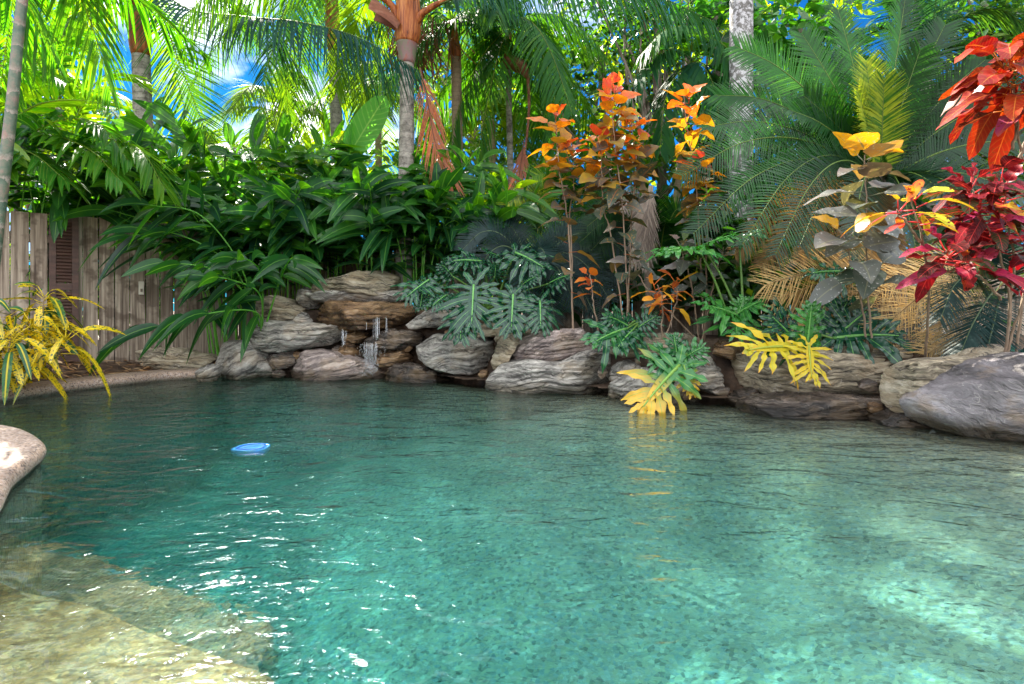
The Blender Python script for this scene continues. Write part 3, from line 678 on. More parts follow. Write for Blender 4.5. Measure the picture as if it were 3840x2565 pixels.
# pool lining: sloping floor, the shallow pebbled ledge, walls
mb = MB()
xs = np.arange(-6, 4.1, 0.06); ys = np.arange(-1.4, 7.6, 0.06)
V, q = grid_mesh(xs, ys, lambda x, y: (sdist(x, y) < 0.12) & ~inside(x, y, LEDGE), lambda X, Y: np.where(inside(X, Y, LEDGE), -0.9, -pool_depth(X, Y)))
mb.add(V, q)
n = len(POOL)
Pw = np.vstack([np.hstack([POOL, np.full((n, 1), -0.04)]), np.hstack([POOL, np.full((n, 1), -1.7)])])
i = np.arange(n); i2 = (i + 1) % n
mb.add(Pw, np.stack([i, i2, i2 + n, i + n], 1))
tag(build(mb, 'pool_floor', M['pool']), kind='structure')
mb = MB()
le = catmull(np.hstack([LEDGE[:8], np.zeros((8, 1))]), 40)[:, :2]
le = np.vstack([le, LEDGE[8:]])
le = le + np.array([0.0, 0.0])
nl = len(le)
cen = np.array([-1.6, 0.6])
top = np.hstack([le, np.full((nl, 1), -0.30)])
bev = np.hstack([le + nrm(le - cen) * 0.03, np.full((nl, 1), -0.33)])
bot = np.hstack([le + nrm(le - cen) * 0.03, np.full((nl, 1), -1.7)])
V = np.vstack([top, bev, bot, [[-1.6, 0.6, -0.30]]])
i = np.arange(nl); i2 = (i + 1) % nl
mb.add(V, np.vstack([np.stack([i, i2, i2 + nl, i + nl], 1), np.stack([i + nl, i2 + nl, i2 + 2 * nl, i + 2 * nl], 1)]), None, np.stack([i2, i, np.full(nl, 3 * nl)], 1))
tag(build(mb, 'pool_ledge', M['ledge'], smooth=False), kind='structure')

mb = MB()
xs = np.arange(-6.2, 4.4, 0.12); ys = np.arange(-1.6, 7.8, 0.12)
V, q = grid_mesh(xs, ys, lambda x, y: sdist(x, y) < 0.10, lambda X, Y: X * 0)
nv = len(V)
Vb = V.copy(); Vb[:, 2] = -1.9
e = np.vstack([q[:, [0, 1]], q[:, [1, 2]], q[:, [2, 3]], q[:, [3, 0]]])
key = np.sort(e, 1); _, idx, cnt = np.unique(key[:, 0] * 100000 + key[:, 1], return_index=True, return_counts=True)
be = e[idx[cnt == 1]]
mb.add(np.vstack([V, Vb]), np.vstack([q, q[:, ::-1] + nv, np.stack([be[:, 1], be[:, 0], be[:, 0] + nv, be[:, 1] + nv], 1)]))
tag(build(mb, 'water', M['water'], smooth=False), kind='structure')

def coping(path, width, name, label, out_sign, loc):
    """bull-nosed edging swept along the pool edge"""
    mbx = MB()
    p = catmull(np.hstack([np.array(path, float), np.zeros((len(path), 1))]), 90)
    T = nrm(np.gradient(p, axis=0)); N = np.stack([T[:, 1], -T[:, 0], 0 * T[:, 0]], 1) * out_sign
    prof = [(0.02, -0.10)] + [(0.035 - 0.055 * math.sin(a) + 0.0, 0.055 + -0.055 * math.cos(a)) for a in np.linspace(0.2, math.pi * 0.98, 9)] + [(0.10, 0.112), (width * 0.6, 0.115), (width - 0.02, 0.108), (width, 0.09), (width, -0.1)]
    k = len(prof); V = []
    for a, b in prof:
        V.append(p + N * a + np.array([0, 0, b]))
    V = np.stack(V, 1).reshape(-1, 3)
    i = np.arange(len(p) - 1)[:, None]; j = np.arange(k - 1)[None]
    b = (i * k + j).ravel()
    mbx.add(V, np.stack([b, b + k, b + k + 1, b + 1], 1))
    o = build(mbx, name, M['coping'], loc=loc)
    return tag(o, label, 'coping')
coping([(-5.75, 4.52), (-5.05, 4.87), (-4.72, 5.25), (-4.6, 5.83), (-4.38, 6.36), (-4.15, 6.82), (-3.8, 7.02), (-3.4, 7.12)], 0.34, 'pool_coping', 'tan pebbled pool edging below the timber fence and yellow croton', -1, (-4.6, 5.8, 0))
coping([(-1.22, -1.2), (-1.35, 0.2), (-1.62, 1.35), (-1.96, 2.1), (-2.32, 2.62), (-2.50, 2.95), (-2.72, 3.28), (-3.35, 3.72), (-4.4, 3.95), (-5.7, 4.0)], 0.55, 'pool_coping', 'rounded pinkish pebbled pool edging jutting in close to the camera', -1, (-2.3, 2.9, 0))

# ------------------------------------------------------------------ rocks, each from its own outline at its own distance
ORG = {'a': (0.0, 213.33), 'b': (341.33, 213.33), 'c': (682.67, 213.33)}
K = 0.146286
def rock(label, mat, sheet, pts, d, thick=None, lean=0.2, strata=0.05, amp=0.10, box_=0.48, name='boulder', group='boulders edging the pool', tilt=0.0, grow=1.09):
    ox, oy = ORG[sheet]
    w = np.array([P(ox + x * K, oy + y * K, d) for x, y in pts])
    e_ = w.max(0) - w.min(0)
    T = thick if thick else 0.55 * min(e_[0], e_[2]) + 0.10 * max(e_[0], e_[2])
    w = np.array([P(ox + x * K, oy + y * K, d + T * 0.55) for x, y in pts])      # the outline is where the rock is widest
    o2 = np.stack([w[:, 0], np.zeros(len(w)), w[:, 2]], 1)
    o2 = catmull(np.vstack([o2, o2[:1]]), 109)[:-1]
    c = (o2.min(0) + o2.max(0)) / 2
    o2 = c + (o2 - c) * grow
    ext = o2.max(0) - o2.min(0)
    ph = np.linspace(-math.pi / 2, math.pi / 2, 54)[1:-1]
    V = []
    for a in ph:
        s = math.cos(a) ** box_
        yy = -T * math.copysign(abs(math.sin(a)) ** 0.85, a)
        r = c + (o2 - c) * s
        r[:, 1] = d + T * 0.55 + yy + lean * (r[:, 2] - c[2])
        V.append(r)
    V = np.array(V); nr, npt = V.shape[:2]
    V = V.reshape(-1, 3)
    cc = np.array([c[0], d + T * 0.55, c[2]])
    V = np.vstack([V, cc + [0, T, 0], cc - [0, T, 0]])
    lr = np.random.default_rng(int(abs(cc[0] * 1000 + cc[2] * 777)) + 5)
    sd = lr.random() * 50
    for k in range(20):                                   # break the lump with flat faces
        nv_ = nrm(lr.normal(0, 1, 3) * np.array([0.8, 1.3, 0.8])); nv_[1] = -abs(nv_[1])
        pr = (V - cc) @ nv_
        h = pr.max() * lr.uniform(0.70, 0.95)
        ov = np.maximum(pr - h, 0)
        V = V - nv_ * (ov * 0.92)[:, None]
    mn = max(0.12, min(ext[0], ext[2]))
    sc = 1.0 / max(0.25, mn)
    dirn = nrm((V - cc) / np.array([ext[0], 2 * T, ext[2]]))
    al = lr.uniform(-0.12, 0.12) + tilt
    disp = np.empty(len(V))
    N_ = mnoise.noise
    for k, v in enumerate(V):
        x, y, z = v
        q = Vector((x * sc * 1.3 + sd, y * sc * 1.3, z * sc * 1.3))
        lo = N_(q) + 0.5 * N_(q * 2.3)
        u = (z * math.cos(al) - x * math.sin(al)) * 20 + 1.8 * N_(Vector((x * 1.6 + sd, y * 1.6, z * 2.5)))
        fl = math.floor(u); fu = u - fl
        st = min(fu * 3.0, 1.0) - 0.5 - 0.35 * fu + 0.5 * N_(Vector((fl * 3.7, sd, x * 1.2)))
        st *= max(0.0, 0.55 + 1.1 * N_(Vector((x * 2.2 + sd, y * 2.2, z * 5))))
        hi = N_(Vector((x * 13 + sd, y * 13, z * 26))) + 0.5 * N_(Vector((x * 30 + sd, y * 30, z * 55)))
        disp[k] = amp * mn * lo * 0.8 + strata * st * 0.7 + 0.008 * hi
    V = V + dirn * disp[:, None]
    i = np.arange(nr - 1)[:, None]; j = np.arange(npt)[None]; j2 = (j + 1) % npt
    q = np.stack([(i * npt + j).ravel(), (i * npt + j2).ravel(), ((i + 1) * npt + j2).ravel(), ((i + 1) * npt + j).ravel()], 1)
    jj = np.arange(npt); jj2 = (jj + 1) % npt; m = nr * npt
    F3 = np.vstack([np.stack([jj2, jj, np.full(npt, m)], 1), np.stack([(nr - 1) * npt + jj, (nr - 1) * npt + jj2, np.full(npt, m + 1)], 1)])
    mbx = MB(); mbx.add(V, q, None, F3)
    o = build(mbx, name, M[mat], loc=cc)
    return tag(o, label, 'rock', group)

rock('flat tan boulder lying on the end of the pool edging', 'r_olive', 'a', [(905, 985), (960, 945), (1130, 925), (1220, 930), (1320, 960), (1420, 965), (1440, 990), (1400, 1030), (1350, 1075), (1250, 1085), (1100, 1080), (960, 1055), (910, 1020)], 7.25, 0.28)
rock('round grey boulder at the left foot of the waterfall', 'r_grey2', 'a', [(1430, 1010), (1460, 930), (1530, 880), (1600, 850), (1680, 855), (1750, 890), (1800, 950), (1850, 1050), (1885, 1150), (1700, 1165), (1500, 1160), (1440, 1090)], 7.0, 0.4)
rock('small dark pointed rock at the end of the pebbled edging', 'r_grey2', 'a', [(1330, 1095), (1390, 1045), (1470, 1040), (1485, 1080), (1470, 1145), (1390, 1150)], 6.75, 0.13)
rock('long layered grey slab left of the falling water', 'r_grey', 'a', [(1690, 780), (1720, 745), (1900, 745), (2100, 760), (2250, 770), (2310, 800), (2300, 850), (2250, 890), (2100, 905), (1980, 930), (1850, 930), (1800, 920), (1740, 850)], 7.1, 0.42, strata=0.09)
rock('rounded grey boulder on top of the long layered slab', 'r_olive', 'a', [(1760, 690), (1800, 610), (1880, 575), (1960, 585), (2040, 620), (2065, 660), (2030, 710), (1950, 740), (1850, 748), (1790, 735)], 7.35, 0.35)
rock('small grey rock tucked left of the waterfall capstone', 'r_grey', 'a', [(2030, 560), (2050, 515), (2100, 505), (2150, 545), (2175, 600), (2150, 640), (2100, 645), (2060, 610)], 7.5, 0.25)
rock('rounded capstone at the very top of the waterfall', 'r_olive', 'b', [(-204, 510), (-134, 465), (0, 450), (60, 430), (150, 405), (260, 410), (340, 430), (375, 475), (360, 525), (250, 545), (100, 550), (-60, 550), (-180, 545)], 7.35, 0.5, strata=0.09)
rock('thin grey slab directly beneath the waterfall capstone', 'r_grey', 'b', [(-200, 560), (-60, 545), (100, 548), (250, 545), (370, 540), (450, 560), (460, 590), (300, 608), (150, 612), (0, 608), (-120, 604), (-185, 590)], 7.3, 0.5, strata=0.06)
rock('wet brown overhanging lip the water pours from', 'r_brown', 'b', [(-215, 640), (-150, 605), (0, 608), (200, 615), (400, 625), (445, 650), (460, 700), (430, 740), (330, 770), (200, 785), (80, 795), (-30, 775), (-130, 725), (-200, 690)], 7.15, 0.55, strata=0.09)
rock('pebble wedged between rounded boulder and brown lip', 'r_grey', 'a', [(2020, 725), (2070, 680), (2110, 720), (2115, 755), (2060, 768)], 7.2, 0.14)
rock('wet dark slab catching the falling water', 'r_dark', 'b', [(150, 870), (250, 830), (370, 805), (470, 810), (540, 840), (520, 890), (430, 920), (300, 938), (220, 925), (160, 895)], 7.05, 0.35, strata=0.08)
rock('broad pinkish wet rock at the foot of the waterfall', 'r_purple', 'b', [(-450, 1095), (-330, 1020), (-230, 960), (-100, 940), (0, 965), (130, 1000), (210, 1050), (285, 1130), (200, 1170), (0, 1170), (-300, 1160), (-460, 1150)], 6.95, 0.4)
rock('dark oval rock in the recess under the long slab', 'r_dark', 'a', [(1835, 1000), (1900, 950), (2000, 955), (2030, 1010), (1960, 1055), (1870, 1055)], 7.1, 0.2)
rock('small brown block behind the falling water', 'r_brown', 'b', [(30, 855), (50, 805), (150, 810), (165, 855), (110, 880), (50, 880)], 7.35, 0.2)
rock('brown wet stone left of the water splash', 'r_brown', 'b', [(-20, 930), (30, 895), (90, 910), (120, 950), (110, 990), (30, 990), (-20, 975)], 7.2, 0.2)
rock('brown wet stone right of the water splash', 'r_brown', 'b', [(240, 985), (300, 945), (400, 945), (470, 980), (440, 1030), (300, 1045), (240, 1020)], 7.05, 0.25)
rock('low dark rock at the water right of the splash', 'r_dark', 'b', [(265, 1110), (370, 1045), (500, 1040), (600, 1070), (690, 1110), (730, 1160), (600, 1170), (400, 1165), (280, 1150)], 6.75, 0.3)
rock('sloping grey slab under the philodendron leaves', 'r_grey', 'b', [(440, 765), (560, 690), (680, 640), (800, 630), (920, 690), (900, 760), (740, 785), (600, 778), (500, 785)], 7.05, 0.4, lean=0.8)
rock('large grey boulder below the dangling philodendron leaf', 'r_grey', 'b', [(475, 960), (560, 890), (700, 850), (860, 860), (1000, 870), (1060, 890), (1055, 980), (1020, 1060), (980, 1090), (800, 1092), (740, 1072), (620, 1040), (520, 1010)], 6.55, 0.45)
rock('thin brown slab high behind the upright wedge', 'r_olive', 'b', [(880, 840), (930, 780), (1010, 755), (1150, 742), (1280, 755), (1390, 750), (1375, 805), (1280, 832), (1100, 835), (950, 850)], 6.75, 0.35, lean=0.6)
rock('upright pale wedge between two grey boulders', 'r_olive', 'b', [(1025, 1080), (1040, 960), (1080, 870), (1150, 835), (1220, 835), (1230, 870), (1170, 930), (1140, 1000), (1130, 1060), (1050, 1118)], 6.2, 0.2)
rock('slanting purple grey boulder above the long low one', 'r_purple', 'b', [(1140, 960), (1230, 880), (1380, 820), (1560, 795), (1700, 800), (1722, 860), (1712, 930), (1600, 962), (1450, 995), (1300, 1020), (1150, 1040)], 6.1, 0.42)
rock('long low pale grey boulder sitting at the water', 'r_grey', 'b', [(1025, 1140), (1060, 1090), (1180, 1030), (1350, 1010), (1480, 1005), (1600, 965), (1780, 960), (1880, 970), (1905, 1010), (1870, 1070), (1840, 1150), (1835, 1250), (1600, 1250), (1350, 1245), (1150, 1235), (1035, 1195)], 5.85, 0.42, strata=0.07)
rock('striped grey rock beside the long low boulder', 'r_grey2', 'b', [(1850, 1110), (1890, 1040), (1970, 1005), (2050, 1010), (2075, 1050), (2010, 1110), (1930, 1155), (1865, 1155)], 5.6, 0.2)
rock('flat tan slab behind the half yellow leaf', 'r_olive', 'b', [(1780, 930), (1870, 860), (2000, 840), (2150, 830), (2334, 830), (2450, 850), (2440, 930), (2300, 962), (2000, 975), (1900, 965)], 5.75, 0.35)
rock('sloping streaked rock dipping into water under the yellow leaf', 'r_grey2', 'b', [(1830, 1225), (1930, 1150), (2070, 1080), (2200, 1120), (2334, 1150), (2500, 1200), (2570, 1300), (2400, 1350), (2200, 1335), (2000, 1310), (1850, 1270)], 5.25, 0.35)
rock('upright grey oval rock right of the hanging yellow leaf', 'r_grey', 'c', [(20, 1040), (60, 1000), (180, 985), (230, 1020), (262, 1100), (242, 1190), (190, 1228), (110, 1195), (50, 1120)], 5.15, 0.2)
rock('small reddish brown rock perched above the grey oval one', 'r_brown', 'c', [(225, 960), (250, 890), (310, 868), (370, 880), (402, 940), (340, 990), (255, 990)], 5.3, 0.16)
rock('long olive brown slab under the bright yellow leaf', 'r_olive', 'c', [(290, 1070), (330, 1010), (480, 960), (800, 930), (1100, 935), (1500, 935), (1700, 960), (1745, 1000), (1600, 1085), (1450, 1135), (1390, 1200), (1350, 1245), (1100, 1250), (700, 1245), (450, 1205), (350, 1145)], 4.85, 0.40, strata=0.07)
rock('small flat dark rock at the water beside the grey oval', 'r_dark', 'c', [(315, 1270), (400, 1215), (500, 1208), (560, 1250), (535, 1305), (400, 1325)], 5.0, 0.15)
rock('low dark layered slab along the waterline on the right', 'r_dark', 'c', [(400, 1345), (560, 1275), (900, 1258), (1300, 1262), (1430, 1305), (1470, 1380), (1400, 1440), (1150, 1470), (900, 1440), (700, 1400), (480, 1370)], 4.5, 0.3, strata=0.07)
rock('low wet rock between the layered slab and biggest boulder', 'r_dark', 'c', [(1340, 1410), (1500, 1355), (1640, 1395), (1710, 1460), (1690, 1500), (1500, 1490), (1360, 1465)], 4.15, 0.2)
rock('slanting tan patched boulder leaning on the biggest boulder', 'r_olive', 'c', [(1390, 1210), (1440, 1130), (1540, 1060), (1700, 1010), (1900, 985), (2050, 950), (2200, 920), (2290, 950), (2260, 995), (2150, 1030), (1980, 1090), (1850, 1160), (1740, 1240), (1660, 1330), (1560, 1350), (1440, 1320)], 4.02, 0.26)
rock('small grey knob above the slanting tan boulder', 'r_grey', 'c', [(1750, 1010), (1830, 940), (1930, 922), (2010, 960), (1960, 1000), (1850, 1020)], 4.6, 0.2)
rock('biggest boulder, smooth purple grey, beside the pool', 'r_smooth', 'c', [(1640, 1350), (1660, 1310), (1800, 1220), (1950, 1120), (2100, 1040), (2250, 985), (2420, 975), (2650, 1020), (2800, 1200), (2800, 1600), (2600, 1680), (2300, 1640), (2000, 1560), (1720, 1490), (1650, 1420)], 3.58, 0.44, amp=0.08, strata=0.012, grow=0.97)

# rubble wedged in the crevices
for (px_, py_, w_, h_, d_, mt_) in ((430, 374, 15, 9, 6.75, 'r_dark'), (484, 374, 11, 10, 6.35, 'r_brown'), (452, 332, 14, 9, 7.15, 'r_brown'), (603, 372, 9, 13, 5.75, 'r_dark'), (613, 394, 10, 9, 5.5, 'r_grey'), (690, 395, 14, 9, 5.1, 'r_brown'),
                                 (722, 391, 16, 9, 4.95, 'r_dark'), (708, 368, 12, 12, 5.2, 'r_brown'), (748, 404, 14, 8, 4.75, 'r_dark'), (846, 404, 18, 10, 4.6, 'r_brown'), (868, 385, 18, 12, 4.6, 'r_dark'), (876, 408, 16, 9, 4.4, 'r_brown'), (300, 356, 12, 9, 7.15, 'r_brown'),
                                 (338, 350, 12, 8, 7.3, 'r_dark'), (405, 348, 15, 8, 7.15, 'r_brown'), (278, 374, 12, 8, 6.95, 'r_dark'), (640, 360, 14, 9, 5.85, 'r_olive'), (500, 338, 12, 8, 6.6, 'r_olive'), (842, 350, 20, 9, 5.0, 'r_olive'), (868, 360, 22, 10, 4.85, 'r_grey'), (905, 355, 16, 8, 4.75, 'r_olive')):
    a_ = np.linspace(0, 2 * np.pi, 9)[:-1] + random.uniform(0, .6)
    rr_ = np.array([random.uniform(.8, 1.15) for _ in a_])
    rock('small stone wedged in a gap between the pool boulders', mt_, 'a', [((px_ + w_ * .5 * r_ * math.cos(t_)) / K, (py_ + h_ * .5 * r_ * math.sin(t_) - ORG['a'][1]) / K) for t_, r_ in zip(a_, rr_)], d_, None, name='stone', group='stones wedged between the boulders', strata=.02)

# brown mortar bank that the rocks are bedded in
mb = MB()
bank = catmull(np.array([(-3.6, 7.22, 0), (-2.98, 7.3, 0), (-2.0, 7.45, 0), (-1.4, 7.35, 0), (-0.75, 6.98, 0), (-0.15, 6.45, 0), (0.9, 5.95, 0), (1.35, 5.5, 0), (2.0, 5.2, 0), (2.5, 4.85, 0), (3.05, 4.5, 0), (3.7, 4.0, 0)], float), 320)
hz = 0.30 + 0.55 * sm(-3.6, -2.9, bank[:, 0]) - 0.40 * sm(-1.2, -0.2, bank[:, 0])
V = []
NZ = 30
for k in range(NZ):
    t = k / (NZ - 1)
    row = bank.copy(); row[:, 2] = -0.6 + (hz + 0.6) * t
    row[:, 1] += 0.12 + 0.22 * t
    for v in row: v[1] += 0.10 * mnoise.noise(Vector((v[0] * 3, v[2] * 4, 1.7))) + 0.06 * mnoise.noise(Vector((v[0] * 8, v[2] * 11, 4.7)))
    V.append(row)
back_ = V[-1].copy(); back_[:, 1] += 0.5; back_[:, 2] -= 0.05; V.append(back_)
V = np.array(V); nk, npt = V.shape[:2]
i = np.arange(nk - 1)[:, None]; j = np.arange(npt - 1)[None]; b = (i * npt + j).ravel()
mb.add(V.reshape(-1, 3), np.stack([b, b + 1, b + 1 + npt, b + npt], 1))
tag(build(mb, 'mortar_bank', M['mortar'], loc=(-0.8, 7, 0)), 'rough brown mortar bank showing between the pool rocks', 'retaining wall')

# falling water
wf = thing('waterfall', 'thin strings of water falling off the brown lip', 'waterfall', P(376, 330, 6.5))
def streams(name, x0, x1, ytop, ybot, d, cnt, spread=0.0):
    m_ = MB()
    for k in range(cnt):
        x = random.uniform(x0, x1); xa = 341.33 + x * K
        y0 = 213.33 + (ytop + random.uniform(0, 25)) * K; y1 = 213.33 + (ybot - random.uniform(0, 60)) * K
        dd = d + random.uniform(-0.06, 0.06)
        ys_ = np.linspace(y0, y1, 12)
        pts = [P(xa + random.uniform(-1, 1) * spread * K * (yy - y0) / (y1 - y0), yy, dd - 0.02 * (q_ / 12)) for q_, yy in enumerate(ys_)]
        r0_ = random.uniform(.0010, .0026); rad = np.array([r0_ * random.uniform(.6, 1.3) for _ in pts])
        tube(m_, pts, rad, 5)
    return build(m_, name, M['spray'], wf)
streams('stream', 215, 270, 700, 885, 6.80, 10)
streams('stream', 295, 312, 700, 860, 6.80, 3)
streams('stream', 170, 178, 740, 810, 6.80, 4)
streams('stream', 130, 245, 880, 1120, 6.70, 26, 26)
streams('stream', -5, 45, 790, 915, 6.85, 10, 6)
m_ = MB()
for k in range(140):                                   # splash drops
    c = P(341.33 + random.gauss(195, 45) * K, 213.33 + (900 + abs(random.gauss(0, 90))) * K, 6.66 + random.uniform(-.1, .1))
    tube(m_, [c, c + np.array([random.gauss(0, .004), 0, random.uniform(.006, .02)])], [0.003, 0.002], 4)
build(m_, 'splash', M['spray'], wf)

# ------------------------------------------------------------------ fences, shutter, latch
def fence(name, label, a, b, z0, ztop, pitch, gap, skip=None):
    a = np.array(a, float); b = np.array(b, float); L = np.linalg.norm(b - a); u = (b - a) / L
    ang = math.atan2(u[1], u[0]); nrm2 = np.array([u[1], -u[0]])
    t = thing(name, label, 'fence', (*a, z0))
    pl = MB(); k = 0; s = 0
    while s < L:
        w = pitch * random.uniform(0.94, 1.05)
        c = a + u * (s + w / 2) + nrm2 * random.uniform(-0.004, 0.004)
        hh = ztop + random.uniform(-0.02, 0.02) - z0
        box(pl, (c[0], c[1], z0 + hh / 2), ((w - gap * random.uniform(0.1, 1.7)) / 2, 0.009, hh / 2), ang, r=random.random())
        s += w
    build(pl, 'palings', M['paling'], t, smooth=False)
    for zz in (z0 + 0.25, ztop - 0.3):
        m2 = MB(); c = (a + b) / 2 - nrm2 * 0.045
        box(m2, (c[0], c[1], zz), (L / 2, 0.03, 0.045), ang); build(m2, 'rail', M['paling'], t, smooth=False)
    s = 0.6
    while s < L:
        m2 = MB(); c = a + u * s - nrm2 * 0.12
        box(m2, (c[0], c[1], (z0 + ztop) / 2 - 0.05), (0.045, 0.045, (ztop - z0) / 2), ang); build(m2, 'post', M['paling'], t, smooth=False)
        s += 1.9
    return t
FA, FB = np.array([-6.9, 5.6]), np.array([-3.65, 8.475])
fence('paling_fence', 'weathered grey timber paling fence behind the yellow croton', FA, FB, 0.18, 2.0, 0.165, 0.014)
fence('paling_fence', 'timber paling fence hidden behind the cycad and copperleaf', (-3.6, 8.5), (10.5, 8.6), 0.2, 1.75, 0.15, 0.012)

fu = (FB - FA) / np.linalg.norm(FB - FA); fn = np.array([fu[1], -fu[0]]); fang = math.atan2(fu[1], fu[0])
def on_fence(px, off):                                   # point of the fence line seen at image column px
    k = (px - 512) / F
    s = (FA[0] - k * FA[1]) / (k * fu[1] - fu[0])
    return FA + fu * s + fn * off
c0, c1 = on_fence(49, 0.05), on_fence(78, 0.05)
cm = (c0 + c1) / 2; hw = np.linalg.norm(c1 - c0) / 2
sh = thing('louvred_shutter', 'tall dark brown louvred shutter fixed against the paling fence', 'shutter', (cm[0], cm[1], 0.2))
zb, zt = 0.22, 2.0
m2 = MB()
for sgn in (-1, 1):
    c = cm + fu * sgn * (hw - 0.03)
    box(m2, (c[0], c[1], (zb + zt) / 2), (0.032, 0.018, (zt - zb) / 2), fang)
for zz in (zb + 0.04, (zb + zt) / 2 + 0.02, zt - 0.04):
    box(m2, (cm[0], cm[1], zz), (hw - 0.063, 0.016, 0.04), fang)
build(m2, 'frame', M['shutter'], sh, smooth=False)
m2 = MB()
zz = zb + 0.11
while zz < zt - 0.1:
    if abs(zz - (zb + zt) / 2 - 0.02) > 0.06:
        box(m2, (cm[0], cm[1], zz), (hw - 0.064, 0.005, 0.026), fang, tilt=R(-38))
    zz += 0.04
build(m2, 'louvres', M['shutter'], sh, smooth=False)
lp = on_fence(140.8, 0.03)
lt = thing('gate_latch', 'small ivory latch plate screwed to the fence palings', 'latch', (lp[0], lp[1], 1.12))
zl = CAMH - (288 - HORIZ) / F * lp[1]
m2 = MB(); box(m2, (lp[0], lp[1], zl), (0.028, 0.012, 0.085), fang); plate_ = build(m2, 'plate', M['ivory'], lt, smooth=False)
m2 = MB(); q_ = lp + fn * 0.02; box(m2, (q_[0], q_[1], zl - 0.03), (0.012, 0.012, 0.02), fang); build(m2, 'bolt', M['bark'], plate_, smooth=False)

# leaf litter on the bed between fence and coping
mb = MB()
nb = 1500
X = rng.uniform(-6.6, -3.4, nb); Y = rng.uniform(5.0, 8.0, nb)
s_ = sdist(X, Y); ok = (s_ > 0.36) & ((X - FA[0]) * fn[0] + (Y - FA[1]) * fn[1] > 0.02)
X, Y = X[ok], Y[ok]
B = np.stack([X, Y, ground_z(X, Y) + rng.uniform(0.015, 0.05, len(X))], 1)
a = rng.uniform(0, 6.28, len(X)); D = np.stack([np.cos(a), np.sin(a), rng.normal(0, 0.12, len(X))], 1)
leaves(mb, B, D, np.array([[0, 0, 1.0]]) + rng.normal(0, 0.25, (len(X), 3)), rng.uniform(0.1, 0.34, len(X)), rng.uniform(0.012, 0.04, len(X)), lance, 4, 0.1, 0.3)
tag(build(mb, 'leaf_litter', M['litter']), kind='stuff', label='dry brown leaf litter on the bed by the fence', cat='leaf litter')

# blue float under the surface
fc = np.array([-1.62, 3.55, -0.012])
fl = thing('pool_float', 'bright blue plastic float lying on the pool water', 'pool float', fc)
def dish(sx, sy, h, sides=40):
    a = np.linspace(0, 2 * np.pi, sides, endpoint=False)
    ou = np.stack([np.sign(np.cos(a)) * np.abs(np.cos(a)) ** 0.7 * sx * (1 - 0.22 * np.sin(a)), np.sign(np.sin(a)) * np.abs(np.sin(a)) ** 0.7 * sy, 0 * a], 1)
    return ou
ou = dish(0.105, 0.10, 0.03)
rings = [ou * 0.9 + [0, 0, -0.03], ou + [0, 0, -0.01], ou * 0.99 + [0, 0, 0.008], ou * 0.9 + [0, 0, 0.012], ou * 0.84 + [0, 0, 0.004], ou * 0.5 + [0, 0, 0.010]]
def lath(rings, mbx, caps=True):
    n_ = len(rings[0]); V = np.vstack(rings + [np.mean(rings[0], 0)[None], np.mean(rings[-1], 0)[None]]) + fc
    i = np.arange(len(rings) - 1)[:, None]; j = np.arange(n_)[None]; j2 = (j + 1) % n_
    q = np.stack([(i * n_ + j).ravel(), (i * n_ + j2).ravel(), ((i + 1) * n_ + j2).ravel(), ((i + 1) * n_ + j).ravel()], 1)
    jj = np.arange(n_); j3 = (jj + 1) % n_; m = len(rings) * n_; o = (len(rings) - 1) * n_
    mbx.add(V, q, None, np.vstack([np.stack([j3, jj, np.full(n_, m)], 1), np.stack([o + jj, o + j3, np.full(n_, m + 1)], 1)]) if caps else None)
m2 = MB(); lath(rings, m2); build(m2, 'shell', M['bluepl'], fl)
m2 = MB(); lath([ou * 0.74 + [0, 0, 0.009], ou * 0.735 + [0, 0, 0.013], ou * 0.70 + [0, 0, 0.014], ou * 0.695 + [0, 0, 0.006]], m2, False); build(m2, 'rim', M['bluedark'], fl)

# ------------------------------------------------------------------ plant builders
def frond_into(mb, pts, n=55, L=0.5, Wd=0.03, ang=62, elev=20, droop=0.35, rr=0.012, start=0.12, prof=None, r=None, miss=0.05, fold=0.25, rows=4, up=None, jit=0.08, tipang=0.55, cols3=False, pshape=0.6):
    prof = prof or needle
    C = catmull(pts, 60)
    s = np.linspace(start, 0.995, n)
    idx = s * 59
    i = np.clip(idx.astype(int), 0, 58); f = (idx - i)[:, None]
    B = C[i] * (1 - f) + C[i + 1] * f
    T = nrm(np.gradient(C, axis=0)); T = nrm(T[i] * (1 - f) + T[i + 1] * f)
    upv = np.array([0, 0, 1.0]) if up is None else np.asarray(up, float)
    S = nrm(np.cross(T, upv + np.array([0.02, 0.03, 0]))); U = np.cross(S, T)
    sp = (s - start) / (1 - start)
    ll = L * np.clip(np.sin(np.pi * (0.13 + 0.80 * sp)), 0, 1) ** pshape
    an = np.radians(ang * (1 - (1 - tipang) * sp))
    r0 = rng.random() if r is None else r
    for sgn in (-1, 1):
        e = np.radians(elev) + rng.normal(0, jit, n)
        k = an + rng.normal(0, jit, n)
        D = T * np.cos(k)[:, None] + (sgn * S * np.cos(e)[:, None] + U * np.sin(e)[:, None]) * np.sin(k)[:, None]
        kp = rng.random(n) > miss
        leaves(mb, B[kp], D[kp], (U + 0.15 * sgn * S)[kp], (ll * rng.uniform(0.88, 1.08, n))[kp], Wd * rng.uniform(0.85, 1.1, kp.sum()), prof, rows, droop * rng.uniform(0.7, 1.3, kp.sum()), fold,
               r=np.clip(r0 + rng.normal(0, 0.10, kp.sum()), 0, 1), cols3=cols3)
    tube(mb, C, np.linspace(rr, rr * 0.25, 60), 5, r=0.5, u=0.0, cap=False)

def arc(p0, az, el, length, g, n=5):
    t = np.linspace(0, 1, n)
    d = np.array([math.sin(az), math.cos(az), 0])
    h = t * math.cos(el); z = t * math.sin(el) - g * t ** 2
    return np.asarray(p0) + length * (h[:, None] * d + z[:, None] * np.array([0, 0, 1]))

